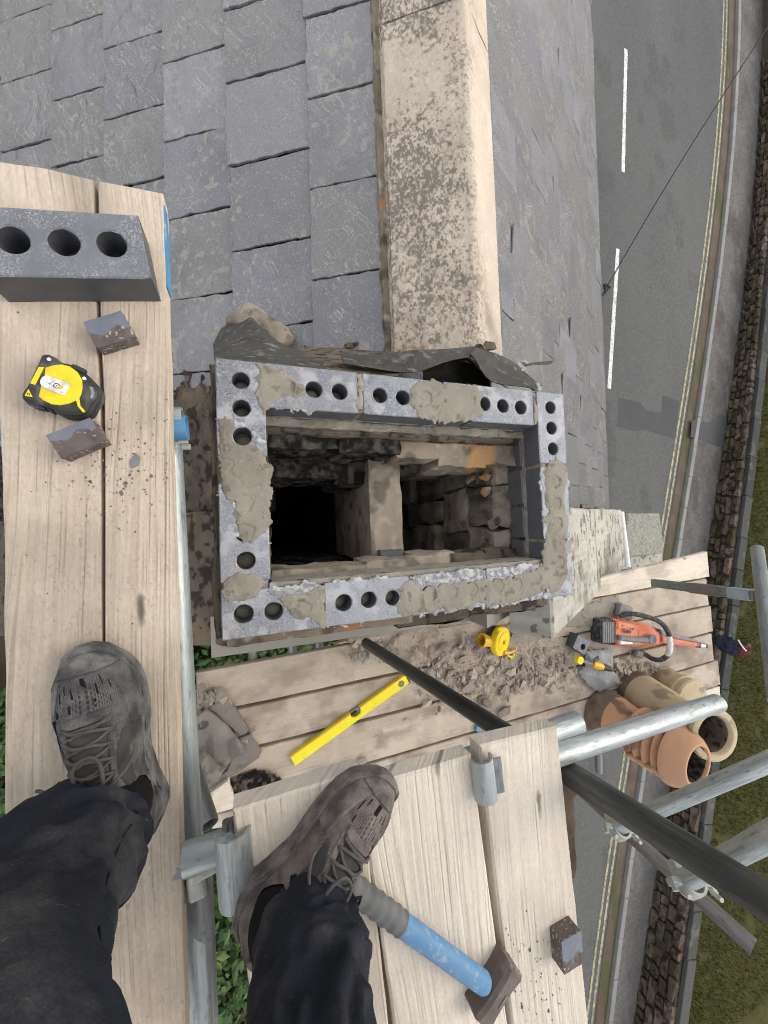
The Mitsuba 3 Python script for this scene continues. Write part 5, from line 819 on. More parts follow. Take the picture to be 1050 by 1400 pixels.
# half brick by the saw
hb = tag(key('half_brick'), 'dark half brick with one hole beside the orange saw', 'brick'); M = frame(at(*C4(68, 228), LZ + .001), *[v_ for v_ in (unit(at(*C4(125, 245), LZ) - at(*C4(40, 190), LZ)), None, None) if v_ is not None], [0, 1, 0], [0, 0, 1]); M[:3, 1] = np.cross([0, 0, 1], M[:3, 0])
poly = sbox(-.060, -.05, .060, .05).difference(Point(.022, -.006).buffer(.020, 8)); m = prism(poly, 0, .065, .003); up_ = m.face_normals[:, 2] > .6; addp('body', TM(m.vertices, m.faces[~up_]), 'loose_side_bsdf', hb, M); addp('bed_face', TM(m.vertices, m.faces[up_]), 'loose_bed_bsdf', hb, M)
# grey sheet and the yellow handled tool on it
def heap(pix, z, h, seed, freq, step=.012, sharp=1.0):
    g = Polygon([at(x, y, z)[:2] for x, y in pix]); x0_, y0_, x1_, y1_ = g.bounds; x = np.arange(x0_, x1_, step); y = np.arange(y0_, y1_, step); X, Y = np.meshgrid(x, y, indexing='ij'); pts = shapely.points(X.ravel(), Y.ravel()); ins = shapely.contains(g, pts); d = np.where(ins, shapely.distance(g.boundary, pts), -1).reshape(X.shape)
    P = np.stack([X, Y, 0 * X], -1); d = d + (meshkit.fbm(P * freq * 2, 3, seed) - .5) * .03; Hh = np.clip(d / .08, 0, 1) ** .6 * h * (.3 + 1.4 * meshkit.fbm(P * freq, 4, seed + 1) ** sharp); on = d > 0; cell = on[:-1, :-1] & on[1:, :-1] & on[1:, 1:] & on[:-1, 1:]
    idx = np.arange(X.size).reshape(X.shape); a, b, c_, e = idx[:-1, :-1][cell], idx[1:, :-1][cell], idx[1:, 1:][cell], idx[:-1, 1:][cell]; f = np.vstack([np.column_stack([a, b, c_]), np.column_stack([a, c_, e])]); V = np.stack([X, Y, z + np.where(on, Hh, 0)], -1).reshape(-1, 3)
    m = TM(V, f); m.remove_unreferenced_vertices(); return m
gsz = tag(key('dust_sheet'), 'crumpled grey plastic sheet under the yellow handled tool', 'plastic sheet'); add('sheet', heap([C4(*p) for p in ((118, 280), (180, 268), (310, 265), (318, 330), (325, 410), (365, 470), (350, 520), (240, 545), (190, 545), (110, 470), (85, 410), (120, 380))], LZ + .012, .06, 3, 9, .010), 'grey_sheet_bsdf', gsz, smooth=25)
st = thing('pointing_tool', 'small hand tool with a yellow and black handle on the grey sheet', 'hand tool'); HZ = LZ + .085
add('handle', sweep([at(*C4(190, 372), HZ), at(*C4(215, 380), HZ), at(*C4(250, 388), HZ)], [.020, .026, .024], 12), 'amber_bsdf', st, smooth=40); add('grip', sweep([at(*C4(250, 388), HZ), at(*C4(290, 398), HZ), at(*C4(318, 408), HZ)], [.024, .021, .015], 12), 'black_plastic_bsdf', st, smooth=40); add('ferrule', sweep([at(*C4(92, 340), HZ), at(*C4(190, 372), HZ)], [.010, .012], 10), 'grey_plastic_bsdf', st, smooth=40); add('head', trimesh.creation.cylinder(.026, .03, sections=18).apply_transform(trimesh.transformations.translation_matrix(at(*C4(103, 344), HZ))), 'yellow_bsdf', st, smooth=30)
M = lie(*C4(212, 340), HZ + .02, px2=C4(228, 330)); add('blade', move(prism(sbox(-.024, -.012, .024, .012), 0, .01, .003), M), 'black_plastic_bsdf', st)
# broken slates, tile and soot at the left end of the lower boards
def C7(x, y): return (255 + x / 7.241, 950 + y / 7.241)
k = addp('ridge_tile', prism(jag(plan([C7(*p) for p in ((215, 135), (375, 28), (480, 140), (560, 260), (610, 340), (590, 385), (510, 410), (430, 330), (340, 240))], LZ + .03), .03, .006, 3, 20), LZ + .002, LZ + .03, .005), 'dusty_plate_bsdf'); tag(k, 'brown broken tile lying furthest from the left tube', 'tile')
k = addp('ridge_tile', prism(jag(plan([C7(*p) for p in ((520, 430), (630, 395), (745, 560), (720, 630), (560, 740), (420, 830), (330, 900), (230, 960), (200, 900), (400, 760))], LZ + .02), .03, .005, 4, 20), LZ + .0, LZ + .018, .004), 'dusty_plate_bsdf'); tag(k, 'flat brown tile lying under the grey curved plate', 'tile')
pl = plan([C7(*p) for p in ((75, 240), (195, 148), (290, 215), (400, 310), (500, 430), (585, 550), (560, 590), (470, 640), (400, 700), (330, 830), (200, 800), (120, 640), (80, 560))], LZ + .055); hole = plan([C7(*p) for p in ((110, 300), (160, 260), (210, 265), (215, 300), (170, 340), (120, 345))], LZ + .055)
k = addp('curved_plate', prism(jag(pl, .03, .004, 5, 20).difference(hole), LZ + .038, LZ + .055, .005), 'dusty_plate_bsdf'); tag(k, 'grey dusty curved plate with a round hole beside the left tube', 'plate')
k = add('rag', heap([C7(*p) for p in ((90, 560), (180, 480), (230, 520), (300, 620), (390, 700), (330, 830), (200, 880), (110, 800))], LZ + .056, .09, 9, 12, .009), 'dusty_plate_bsdf', smooth=30); tag(k, 'dark crumpled dusty rag on the grey curved plate', 'rag')
k = add('soot_heap', heap([C7(*p) for p in ((410, 860), (460, 800), (560, 760), (650, 720), (800, 730), (930, 780), (960, 850), (850, 900), (700, 960), (560, 1000), (450, 1010))], LZ + .002, .05, 5, 22, .007), 'soot_heap_bsdf', smooth=20); tag(k, 'small heap of black soot and rubble on the lower board', 'soot', kind='stuff')
k = addp('scaffold_board', prism(jag(plan([C7(*p) for p in ((215, 995), (410, 850), (470, 1020), (480, 1125), (235, 1200))], LZ + .05), .03, .004, 8, 20), LZ + .0, LZ + .05, .004), 'clean_board_bsdf'); tag(k, 'pale short board end beside the soot heap', 'scaffold board')
k = addp('scaffold_board', prism(jag(plan([C7(*p) for p in ((235, 1212), (480, 1138), (520, 1290), (260, 1330))], LZ - .1), .03, .004, 9, 20), LZ - .14, LZ - .1, .004), 'clean_board_bsdf'); tag(k, 'lower pale board end below the short one', 'scaffold board')
# dust and rubble on the lower boards
k = add('sand_and_dust', heap([(560, 884), (600, 876), (640, 868), (720, 862), (770, 870), (790, 895), (760, 925), (720, 950), (680, 965), (640, 950), (610, 920)], LZ - .006, .015, 13, 14, .008, 1.6), 'dust_bsdf', smooth=25); tag(k, 'brown mortar dust spread over the lower boards', 'dust', kind='stuff')
k = add('mortar_spill', heap([(660, 858), (700, 850), (790, 826), (845, 812), (850, 836), (820, 858), (760, 858), (720, 880), (690, 880)], LZ + .003, .022, 19, 9, .012, 1.4), 'mortar_bsdf', smooth=25); tag(k, 'grey mortar spilt on the boards by the gable coping', 'mortar', kind='stuff')
k = add('mortar_spill', heap([(470, 872), (560, 850), (640, 838), (700, 828), (704, 842), (640, 852), (560, 868), (480, 884)], LZ + .004, .03, 23, 9, .012, 1.4), 'dust_bsdf', smooth=25); tag(k, 'sandy ledge of dry mortar along the chimney foot', 'mortar', kind='stuff')
gg = np.random.default_rng(12); mm, uu = [], []
zone = ((605, 865, 26, 20), (650, 905, 30, 22), (690, 915, 34, 20), (640, 945, 26, 18), (735, 925, 32, 16), (760, 905, 30, 18), (600, 930, 16, 22), (520, 892, 26, 10), (850, 918, 26, 10), (286, 962, 10, 10))
for i in range(1500):
    zx = zone[min(9, int(gg.random() ** .8 * 10))]; px, py = gg.normal(zx[0], zx[2]), gg.normal(zx[1], zx[3] * .8); s_ = gg.gamma(1.2, .010) + .004; a, b_ = uvm(rock(5000 + i, (s_ * 1.6, s_ * 1.05, s_ * .5), 8), int(gg.integers(60)), frame(at(px, py, LZ + .012 + s_ * .2), *basis([gg.normal(0, .3), gg.normal(0, .3), 1]))); mm.append(a); uu.append(b_)
k = add('rubble', cat(mm), 'rubble_bsdf', uv=np.vstack(uu)); tag(k, 'small brick and mortar rubble strewn over the lower boards', 'rubble', kind='stuff')
big = [(600, 905, .10, .05, .5), (615, 922, .16, .05, 1.0), (640, 938, .10, .08, .2), (662, 958, .11, .09, .1), (690, 945, .12, .08, .9), (700, 918, .13, .06, .4), (722, 905, .14, .07, -.4), (742, 915, .18, .06, -.55), (765, 908, .16, .05, -.6), (776, 925, .09, .05, 1.3), (712, 935, .10, .05, .3), (670, 915, .09, .06, .8), (648, 918, .10, .06, .4), (690, 972, .13, .08, .5), (625, 955, .10, .06, 1.2), (632, 900, .09, .05, .2), (655, 888, .10, .06, .1), (735, 940, .09, .05, -.3), (605, 885, .08, .05, .6), (846, 912, .12, .06, -.9), (862, 922, .11, .07, -.7), (838, 925, .10, .06, .4), (875, 910, .10, .05, 1.2), (855, 898, .10, .05, .1), (583, 962, .09, .05, .4), (748, 870, .08, .05, .1), (288, 949, .07, .05, .2), (305, 968, .06, .04, .1), (344, 1000, .05, .04, .6), (333, 1012, .06, .03, -.5), (496, 1040, .09, .05, .2), (514, 888, .07, .05, .4), (545, 905, .06, .04, .8), (558, 985, .06, .03, -.2)]
chunks = []
for i, (px, py, a_, b_, yaw) in enumerate(big):
    a_ *= .74; b_ *= .74; h_ = b_ * .7; m = rock(840 + i, (a_ * 1.25, b_ * 1.3, h_ * 1.1), 15); m = displaced(m.subdivide().subdivide(), b_ * .06, 40, i + 4); k = addp('rubble_chunk', m, 'rubble_bsdf', None, frame(at(px, py, LZ + .008 + h_ * .42), [math.cos(yaw), math.sin(yaw), .12], [-math.sin(yaw), math.cos(yaw), 0], [-.12, 0, 1])); chunks.append((k, px, py, a_ / b_))
marks_ = {'the yellow shroud': (683, 876), 'the black pole': (620, 955), 'the grey plastic sheet': (815, 920), 'the yellow level': (480, 985), 'the broken tiles': (310, 985), 'the outer right plank end': (700, 985), 'the chimney pots': (850, 935)}
near = {}
for c_ in chunks: near.setdefault(min(marks_, key=lambda m_: math.hypot(c_[1] - marks_[m_][0], c_[2] - marks_[m_][1])), []).append(c_)
for m_, cs in near.items():
    for i, c_ in enumerate(sorted(cs, key=lambda c_: math.hypot(c_[1] - marks_[m_][0], c_[2] - marks_[m_][1]))):
        tag(c_[0], f"{'long' if c_[3] > 1.9 else 'squat'} broken chunk, {('nearest', 'second', 'third', 'fourth', 'fifth', 'sixth', 'seventh', 'eighth', 'ninth', 'tenth', 'eleventh', 'twelfth')[i]}{'' if i == 0 else ' nearest'} to {m_}", 'rubble chunk', 'broken chunks lying on the lower boards')
k = add('marker', sweep([at(650, 995, LZ + .016), at(657, 998, LZ + .016)], .016, 10), 'handle_blue_bsdf'); tag(k, 'small blue capped marker beside the end of the right plank', 'marker'); add('barrel', sweep([at(653, 991, LZ + .016), at(670, 1002, LZ + .016)], .014, 10), 'orange_bsdf', k)
k = add('strap', displaced(tri(rounded((.10, .06, .04), .01).refine_to_length(.012)), .006, 30, 3).apply_transform(lie(779, 1013, LZ + .02, px2=(790, 1008))), 'amber_bsdf'); tag(k, 'amber ribbed strap under the cross tube end', 'strap')
# chimney pots
def pot(root, base, top, prof, mat, mouth_r, sides=44):
    M, Lp = axis_frame(base, top); pr = [(r, h * Lp) for r, h in prof]; return M, Lp, lathe(pr, sides, M, .02, 3)
b0, t0 = at(822, 974, LZ), at(955, 1047, -.56)
M, Lp = axis_frame(b0, t0); SO = 'pot_soot_bsdf'
cp = thing('chimney_pot', 'ribbed terracotta chimney pot with a dark open mouth', 'chimney pot')
add('base', lathe([(.135, 0), (.168, 0), (.172, .03), (.165, .10), (.150, .12), (.14, .12)], 44, M, .03), SO, cp, smooth=35)
add('body', lathe([(.140, .10), (.160, .115), (.150, .15), (.128, .27), (.112, Lp * .52), (.108, Lp * .88)], 44, M, .02), 'terracotta_bsdf', cp, smooth=35)
for i_, h_ in enumerate((.47, .56, .65, .74)): add('louvre', lathe([(.108, Lp * h_ + .020), (.160, Lp * h_ - .008), (.170, Lp * h_ - .004), (.170, Lp * h_ + .006), (.118, Lp * h_ + .036), (.108, Lp * h_ + .036)], 44, M, .02, i_), 'terracotta_bsdf', cp, smooth=35)
add('cap', lathe([(.108, Lp * .86), (.166, Lp * .80), (.180, Lp * .81), (.178, Lp * .85), (.145, Lp * .96), (.122, Lp), (.108, Lp), (.101, Lp - .010), (.101, Lp - .06)], 44, M, .015), 'terracotta_bsdf', cp, smooth=35)
for a_ in range(4): add('strut', sweep([M[:3, 3] + M[:3, :3] @ np.array([.163 * math.cos(a_ * pi2 + .5), .163 * math.sin(a_ * pi2 + .5), Lp * t_]) for t_ in (.47, .65, .81)], .011, 8), 'terracotta_bsdf', cp)
add('inner_ring', lathe([(.099, Lp * .80), (.084, Lp * .80), (.084, Lp * .77), (.099, Lp * .77)], 40, M), SO, cp); add('lining', lathe([(.1005, Lp - .014), (.098, Lp - .02), (.098, .05), (.0, .05)], 30, M), 'soot_bsdf', cp)
b0, t0 = at(866, 946, LZ), at(979, 1006, -.56); M, Lp = axis_frame(b0, t0); cp = thing('chimney_pot', 'tall cream chimney pot with a thick pale rim behind the ribbed one', 'chimney pot')
add('base', lathe([(.130, 0), (.160, 0), (.164, .03), (.158, .085), (.148, .10), (.135, .10)], 44, M, .03), SO, cp, smooth=35); add('body', lathe([(.135, .08), (.154, .095), (.148, .14), (.134, .26), (.118, Lp * .60), (.114, Lp * .80), (.134, Lp * .82), (.134, Lp * .86), (.118, Lp * .88), (.120, Lp * .93)], 44, M, .02), 'cream_pot_bsdf', cp, smooth=35)
add('rim', lathe([(.120, Lp * .90), (.148, Lp * .93), (.156, Lp * .96), (.150, Lp * .99), (.136, Lp), (.118, Lp), (.108, Lp * .985), (.104, Lp * .96)], 44, M, .015), 'cream_pot_bsdf', cp, smooth=35); add('lining', lathe([(.104, Lp * .965), (.102, Lp * .94), (.102, .05), (0, .05)], 30, M), 'dark_stone_bsdf', cp)
b0, t0 = at(905, 934, LZ), at(948, 956, -.92); M, Lp = axis_frame(b0, t0); cp = thing('chimney_pot', 'short cream chimney pot standing mouth down beside the tube', 'chimney pot')
add('body', lathe([(.132, 0), (.132, .01), (.128, Lp * .5), (.134, Lp * .86), (.136, Lp * .93), (.128, Lp * .985), (.10, Lp), (.05, Lp * 1.01), (0, Lp * 1.012)], 44, M, .03), 'cream_pot_bsdf', cp, smooth=35); add('band', lathe([(.130, Lp * .60), (.142, Lp * .63), (.142, Lp * .74), (.130, Lp * .77)], 44, M, .02), 'cream_pot_bsdf', cp, smooth=35)
# lump hammer
hm = thing('lump_hammer', 'lump hammer with blue handle and rusty head on the right planks', 'hammer')
hz = PZ + .020; h0, h1, h2 = at(476, 1208, hz), at(548, 1262, hz + .001), at(664, 1346, hz + .008); dd = unit(h2 - h0)
def oval(pts, rs, sides=18, squash=.82):
    p = np.asarray(pts); a = unit(np.cross([0, 0, 1], dd)); b_ = np.cross(dd, a); th = np.arange(sides) * 2 * np.pi / sides; v = (p[:, None] + np.array(rs)[:, None, None] * (np.cos(th)[None, :, None] * a + squash * np.sin(th)[None, :, None] * b_)).reshape(-1, 3)
    i, j = np.meshgrid(np.arange(len(p) - 1), np.arange(sides), indexing='ij'); j2 = (j + 1) % sides; q = np.stack([i * sides + j, i * sides + j2, (i + 1) * sides + j2, (i + 1) * sides + j], -1).reshape(-1, 4); f = [q[:, [0, 1, 2]], q[:, [0, 2, 3]]]; k_ = np.arange(sides); n = len(v); v = np.vstack([v, p[:1], p[-1:]]); e = (len(p) - 1) * sides
    f += [np.column_stack([np.full(sides, n), (k_ + 1) % sides, k_]), np.column_stack([np.full(sides, n + 1), e + k_, e + (k_ + 1) % sides])]; return TM(v, np.vstack(f))
tt = np.linspace(0, 1, 30)[:, None]; pth = h0 * (1 - tt) + h1 * tt; add('grip', displaced(oval(pth, .0195 + .0012 * np.sin(tt[:, 0] * 38)), .0008, 60, 3), 'tape_wrap_bsdf', hm, smooth=35)
pth = h1 * (1 - tt) + h2 * tt; add('handle', displaced(oval(pth, np.where(tt[:, 0] > .97, .015, .0182)), .0004, 60, 3), 'handle_blue_bsdf', hm, smooth=35)
hc = at(676, 1350, PZ + .022); side = unit(at(652, 1388, PZ + .022) - at(700, 1312, PZ + .022)); Mh = frame(hc, side, np.cross([0, 0, 1], side), [0, 0, 1]); hp = [(-.050, -.019), (-.046, -.022), (-.022, -.0185), (.022, -.0185), (.046, -.022), (.050, -.019), (.050, .019), (.046, .022), (.022, .0185), (-.022, .0185), (-.046, .022), (-.050, .019)]
add('head', displaced(prism(Polygon(hp), -.022, .020, .006).subdivide_to_size(.008), .0009, 70, 3).apply_transform(Mh), 'hammer_bsdf', hm, smooth=35)
add('wedge', move(prism(sbox(-.012, -.003, .012, .003), .018, .0215, .001), Mh @ trimesh.transformations.translation_matrix([0, .006, 0])), 'dull_steel_bsdf', hm)
# cloth on the far wall coping
cw_ = at(1003, 886, GZ + .85); ct = tag(key('discarded_clothing'), 'navy and maroon clothing dropped over the far wall coping', 'clothing')
add('jacket', displaced(trimesh.creation.icosphere(subdivisions=4, radius=1).apply_transform(frame(cw_ + [-.35, .15, 0], [.46, -.22, 0], [.10, .24, 0], [0, 0, .14])), .16, 4.4, 3), 'navy_cloth_bsdf', ct, smooth=40); add('trousers', displaced(trimesh.creation.icosphere(subdivisions=4, radius=1).apply_transform(frame(cw_ + [.42, -.12, 0], [.36, .10, 0], [-.05, .17, 0], [0, 0, .14])), .08, 4, 5), 'maroon_cloth_bsdf', ct, smooth=40); add('strap', sweep(curve([cw_ + [-.05, .30, .15], cw_ + [.02, .12, .2], cw_ + [.2, -.05, .2]], 10), .02, 8), 'white_bsdf', ct, smooth=40)
# ------------------------------------------------------------------ the person: two legs and the shoes
PR = thing('person', 'person in dark navy work trousers and dusty trainers straddling the two walkways', 'person')
def shoe(root, heel, toe, z, mirror, mats, L):
    upper, panel = mats; hx_ = at(*heel, z + .02); tx_ = at(*toe, z + .02); d = tx_ - hx_; d[2] = 0; Lr = np.linalg.norm(d); d = unit(d); s = np.cross([0, 0, 1], d) * (-1 if mirror else 1); M = frame([hx_[0], hx_[1], z], d, s, [0, 0, 1])   # local y = outer side of the foot
    S = Lr
    ks = np.array([0, .03, .08, .16, .26, .36, .46, .56, .66, .75, .83, .90, .95, .985, 1.0])
    wo = np.array([.006, .024, .036, .041, .040, .040, .043, .048, .052, .053, .049, .040, .029, .017, .004]) * (Lr / .30); wi = np.array([.006, .022, .033, .036, .033, .031, .033, .038, .043, .045, .042, .034, .025, .014, .004]) * (Lr / .30) * 1.08
    hh = np.array([.066, .082, .094, .097, .094, .092, .098, .092, .081, .071, .063, .056, .049, .041, .032])
    from scipy.interpolate import PchipInterpolator as PI
    fo, fi, fh = PI(ks, wo), PI(ks, wi), PI(ks, hh); cl = lambda s_: .012 * math.sin(math.pi * min(1, max(0, s_))) * (-.4)
    N, K = 90, 56; ss = np.r_[np.linspace(0, .06, 14)[:-1], np.linspace(.06, .94, N - 27), np.linspace(.94, 1, 15)[1:]]; th = np.linspace(0, np.pi, K)
    def surf(s_, t_, lift=0.0):                                # a point of the upper: t = 0 outer edge, pi inner edge
        w_ = np.where(np.cos(t_) > 0, fo(s_), fi(s_)); c_, q_ = np.cos(t_), np.sin(t_); p_ = .62 + .25 * np.clip((.42 - s_) / .3, 0, 1)
        y = np.sign(c_) * np.abs(c_) ** p_ * w_ * (1 - .10 * q_); zt = fh(s_); z_ = .022 + (zt - .022) * q_ ** .72
        op = np.exp(-((s_ - .215) / .105) ** 4) * np.clip((q_ - .80) / .15, 0, 1); z_ = z_ - op * .030
        return np.stack([s_ * S + 0 * y, y, z_ + lift], -1)
    A, B = np.meshgrid(ss, th, indexing='ij'); V = surf(A, B); P_ = V.copy()
    # overlays of the upper stand proud: toe cap, heel counter, eyestays; and a few creases
    toe_cap = np.clip((A - .855 - .05 * np.sin(B)) / .012, 0, 1); heel = np.clip((.17 - A - .10 * np.abs(np.cos(B)) + .06) / .012, 0, 1); rand_ = np.clip((np.abs(np.cos(B)) - .90) / .03, 0, 1)
    eye = np.clip(1 - np.abs(np.abs(np.cos(B)) - .42) / .10, 0, 1) * np.clip((A - .40) / .02, 0, 1) * np.clip((.70 - A) / .02, 0, 1)
    nrm = np.stack([0 * A, np.cos(B), np.sin(B) * 1.0], -1); off = .0022 * np.clip(eye * 3, 0, 1) + (meshkit.fbm(P_ * 28 + (9 if mirror else 0), 4, 3) - .5) * .0075 + (meshkit.fbm(P_ * 75, 3, 5) - .5) * .003
    off = off - .0020 * np.exp(-((A - .745 - .03 * np.sin(B * 3)) / .007) ** 2) - .0018 * np.exp(-((A - .70 + .03 * np.sin(B * 2)) / .006) ** 2) - .002 * np.exp(-(((A - .33) * .7 + (np.abs(np.cos(B)) - .8) * .25) / .012) ** 2)
    V = V + nrm * off[..., None]; uv = np.stack([A * .3, B * .05], -1).reshape(-1, 2)
    i, j = np.meshgrid(np.arange(len(ss) - 1), np.arange(K - 1), indexing='ij'); q = np.stack([i * K + j, (i + 1) * K + j, (i + 1) * K + j + 1, i * K + j + 1], -1).reshape(-1, 4); f = np.vstack([q[:, [0, 1, 2]], q[:, [0, 2, 3]]])
    sh = key(root, PR); m = TM(V.reshape(-1, 3), f if mirror else f[:, ::-1]); m.apply_transform(M); scene[sh] = mikit.ply(m, upper, True, uv=uv)
    # sole: flared at the heel, waisted, with sculpted side
    o_ = [(s_ * S - (.006 if s_ < .03 else 0) + (.005 if s_ > .97 else 0), float(fo(s_)) + .006 + .007 * math.exp(-((s_ - .10) / .10) ** 2) - .003 * math.exp(-((s_ - .42) / .1) ** 2)) for s_ in np.linspace(0, 1, 44)]; i_ = [(x, -float(fi(s_)) - .005 - .006 * math.exp(-((s_ - .10) / .10) ** 2) + .003 * math.exp(-((s_ - .42) / .1) ** 2)) for (x, _), s_ in zip(o_, np.linspace(0, 1, 44))]
    pl_ = Polygon(o_ + i_[::-1]).buffer(.002).buffer(-.001); m = prism(pl_.buffer(.0005).simplify(.0006), 0, .028, .006).subdivide_to_size(.010); v = m.vertices; v[:, 2] += np.clip((v[:, 0] / S - .86) / .14, 0, 1) ** 2 * .016 + np.clip((.14 - v[:, 0] / S) / .14, 0, 1) * .014 * (v[:, 2] > .01) + .004 * np.sin(v[:, 0] * 120) * ((v[:, 2] > .012) & (v[:, 2] < .024)); m = displaced(TM(v, m.faces), .0012, 50, 3); m.apply_transform(M); add('sole', m, panel, sh, smooth=50)
    # overlays as panels: toe guard, heel counter, side stripe
    def overlay(nm, s0, s1, t0f, t1f, n1=30, n2=18, lift=.0042, mat=panel):
        a = np.linspace(0, 1, n1)[:, None]; b_ = np.linspace(0, 1, n2)[None, :]; SS = s0 + (s1 - s0) * a + 0 * b_; TT = t0f(SS) + (t1f(SS) - t0f(SS)) * b_; PP = surf(SS, TT); ed = np.minimum(np.minimum(a, 1 - a) * n1, np.minimum(b_, 1 - b_) * n2).clip(0, 1); nn = np.stack([0 * TT, np.cos(TT), np.sin(TT)], -1)
        PP = PP + nn * (ed * (lift + (meshkit.fbm(PP * 28 + (9 if mirror else 0), 4, 3) - .5) * .0075 + (meshkit.fbm(PP * 75, 3, 6) - .5) * .003) - .0008)[..., None]; ii, jj = np.meshgrid(np.arange(n1 - 1), np.arange(n2 - 1), indexing='ij'); q = np.stack([ii * n2 + jj, (ii + 1) * n2 + jj, (ii + 1) * n2 + jj + 1, ii * n2 + jj + 1], -1).reshape(-1, 4); f = np.vstack([q[:, [0, 1, 2]], q[:, [0, 2, 3]]]); m = TM(PP.reshape(-1, 3), f if mirror else f[:, ::-1]); m.apply_transform(M); add(nm, m, mat, sh, smooth=True)
    overlay('toe_guard', .90, .992, lambda s_: .04 + 0 * s_, lambda s_: np.pi - .04 + 0 * s_, 18, 40)
    overlay('toe_guard', .60, .905, lambda s_: .03 + 0 * s_, lambda s_: .50 + (s_ - .6) * 1.6, 30, 14)
    overlay('toe_guard', .66, .905, lambda s_: np.pi - .45 - (s_ - .66) * 1.8, lambda s_: np.pi - .03 + 0 * s_, 30, 14)
    overlay('heel_counter', .012, .30, lambda s_: .03 + 0 * s_, lambda s_: 1.15 - np.clip((s_ - .08) / .22, 0, 1) * .75, 30, 16); overlay('heel_counter', .012, .30, lambda s_: np.pi - 1.15 + np.clip((s_ - .08) / .22, 0, 1) * .75, lambda s_: np.pi - .03 + 0 * s_, 30, 16)
    overlay('eyestay', .40, .70, lambda s_: 1.02 - (s_ - .40) * .3, lambda s_: 1.24 + 0 * s_, 26, 8, .0035); overlay('eyestay', .40, .70, lambda s_: np.pi - 1.24 + 0 * s_, lambda s_: np.pi - 1.02 + (s_ - .40) * .3, 26, 8, .0035); overlay('eyestay', .685, .735, lambda s_: 1.05 + 0 * s_, lambda s_: np.pi - 1.05 + 0 * s_, 12, 22, .0035)
    overlay('side_panel', .34, .62, lambda s_: .45 + .55 * (s_ - .34), lambda s_: .80 + .25 * np.sin((s_ - .34) * 11), 26, 10, .0024, 'tongue_bsdf'); overlay('side_panel', .34, .62, lambda s_: np.pi - .80 - .25 * np.sin((s_ - .34) * 11), lambda s_: np.pi - .45 - .55 * (s_ - .34), 26, 10, .0024, 'tongue_bsdf')
    for n_, (t_, s0_) in enumerate(((.95, .80), (1.15, .83), (1.33, .80), (1.52, .84), (1.70, .81), (1.90, .83), (2.1, .80), (1.05, .745), (1.42, .75), (1.80, .75), (2.25, .74))): overlay('mesh_slot', s0_, s0_ + (.055 if n_ < 7 else .035), lambda s_, t_=t_: t_ + .25 * (s_ - .8), lambda s_, t_=t_: t_ + .055 + .25 * (s_ - .8), 8, 4, .0012, 'sock_bsdf')
    overlay('side_tear', .56, .735, lambda s_: np.pi - .62 + .12 * np.sin(s_ * 60) * .3, lambda s_: np.pi - .36 - .9 * np.abs(s_ - .65), 26, 8, .0030, 'sock_bsdf')
    overlay('tongue', .345, .695, lambda s_: 1.22 + 0 * s_, lambda s_: np.pi - 1.22 + 0 * s_, 30, 16, .0022 + .002, 'tongue_bsdf')
    W3 = lambda p: (M @ np.r_[p, 1])[:3]
    def sp(s_, t_, l_): return W3(surf(np.float64(s_), np.float64(t_)) + np.array([0, math.cos(t_), math.sin(t_)]) * l_)
    lr = np.random.default_rng(2 + mirror); E = [.70, .645, .585, .525, .465, .405]
    for n_ in range(len(E) - 1):
        for a_, b_, l_ in ((E[n_], E[n_ + 1], .0065), (E[n_ + 1], E[n_], .0085)):
            t_ = np.linspace(0, 1, 12); side_ = (1.10, np.pi - 1.10) if (a_ > b_) else (1.10, np.pi - 1.10); pts = [sp(a_ + (b_ - a_) * x + lr.normal(0, .0015), side_[0] + (side_[1] - side_[0]) * x, l_ * (.55 + .6 * math.sin(math.pi * x))) for x in t_]; add('lace', sweep(curve(pts, 20), .0024, 7), 'lace_bsdf', sh, smooth=True)
    add('lace', sweep(curve([sp(.685, 1.12 + (np.pi - 2.24) * x, .006 + .002 * math.sin(3.14 * x)) for x in np.linspace(0, 1, 8)], 14), .0024, 7), 'lace_bsdf', sh, smooth=True)
    c_ = surf(np.float64(.375), np.float64(pi2)) + [0, 0, .010]; sg = 1
    loops = ([(0, 0, 0), (.030, -.012, .010), (.062, -.008, .008), (.066, .012, .010), (.040, .020, .012), (.004, .004, .003)], [(0, 0, 0), (-.010, -.030, .004), (-.022, -.060, -.012), (-.040, -.062, -.020), (-.034, -.036, -.008), (-.004, -.004, .002)], [(0, 0, 0), (.020, .030, .002), (.034, .048, -.006), (.052, .056, -.016)], [(0, 0, 0), (-.006, -.034, -.002), (.018, -.062, -.026), (.026, -.082, -.044)])
    for lp in loops: add('lace_bow', sweep(curve([W3(c_ + np.array(p)) for p in lp], 30), .0025, 7), 'lace_bsdf', sh, smooth=True)
    add('lace_knot', displaced(trimesh.creation.icosphere(subdivisions=3, radius=.0062), .0014, 140, 3).apply_transform(trimesh.transformations.translation_matrix(W3(c_))), 'lace_bsdf', sh, smooth=True)
    add('collar', sweep(curve([sp(.10 + .10 * (1 - math.cos(x)) * 1.25, 1.02 + 0 * x, .001) if False else sp(.215 + .135 * math.cos(x), pi2 + .62 * math.sin(x), .002 + .004 * math.cos(x)) for x in np.linspace(0, 2 * np.pi, 20)], 60), .0048, 8), upper, sh, smooth=True) if False else None
    return sh, M, S
shL, ML, SL = shoe('left_shoe', (184, 1143), (117, 886), PB, True, ('shoe_bsdf', 'shoe_panel_bsdf'), .30)
shR, MR, SR = shoe('right_shoe', (336, 1272), (530, 1062), PZ, False, ('brown_shoe_bsdf', 'brown_panel_bsdf'), .30)
labels[shL] = {'label': 'dusty grey left trainer with a black side tear'}; labels[shR] = {'label': 'brown dusty right trainer with loose laces'}
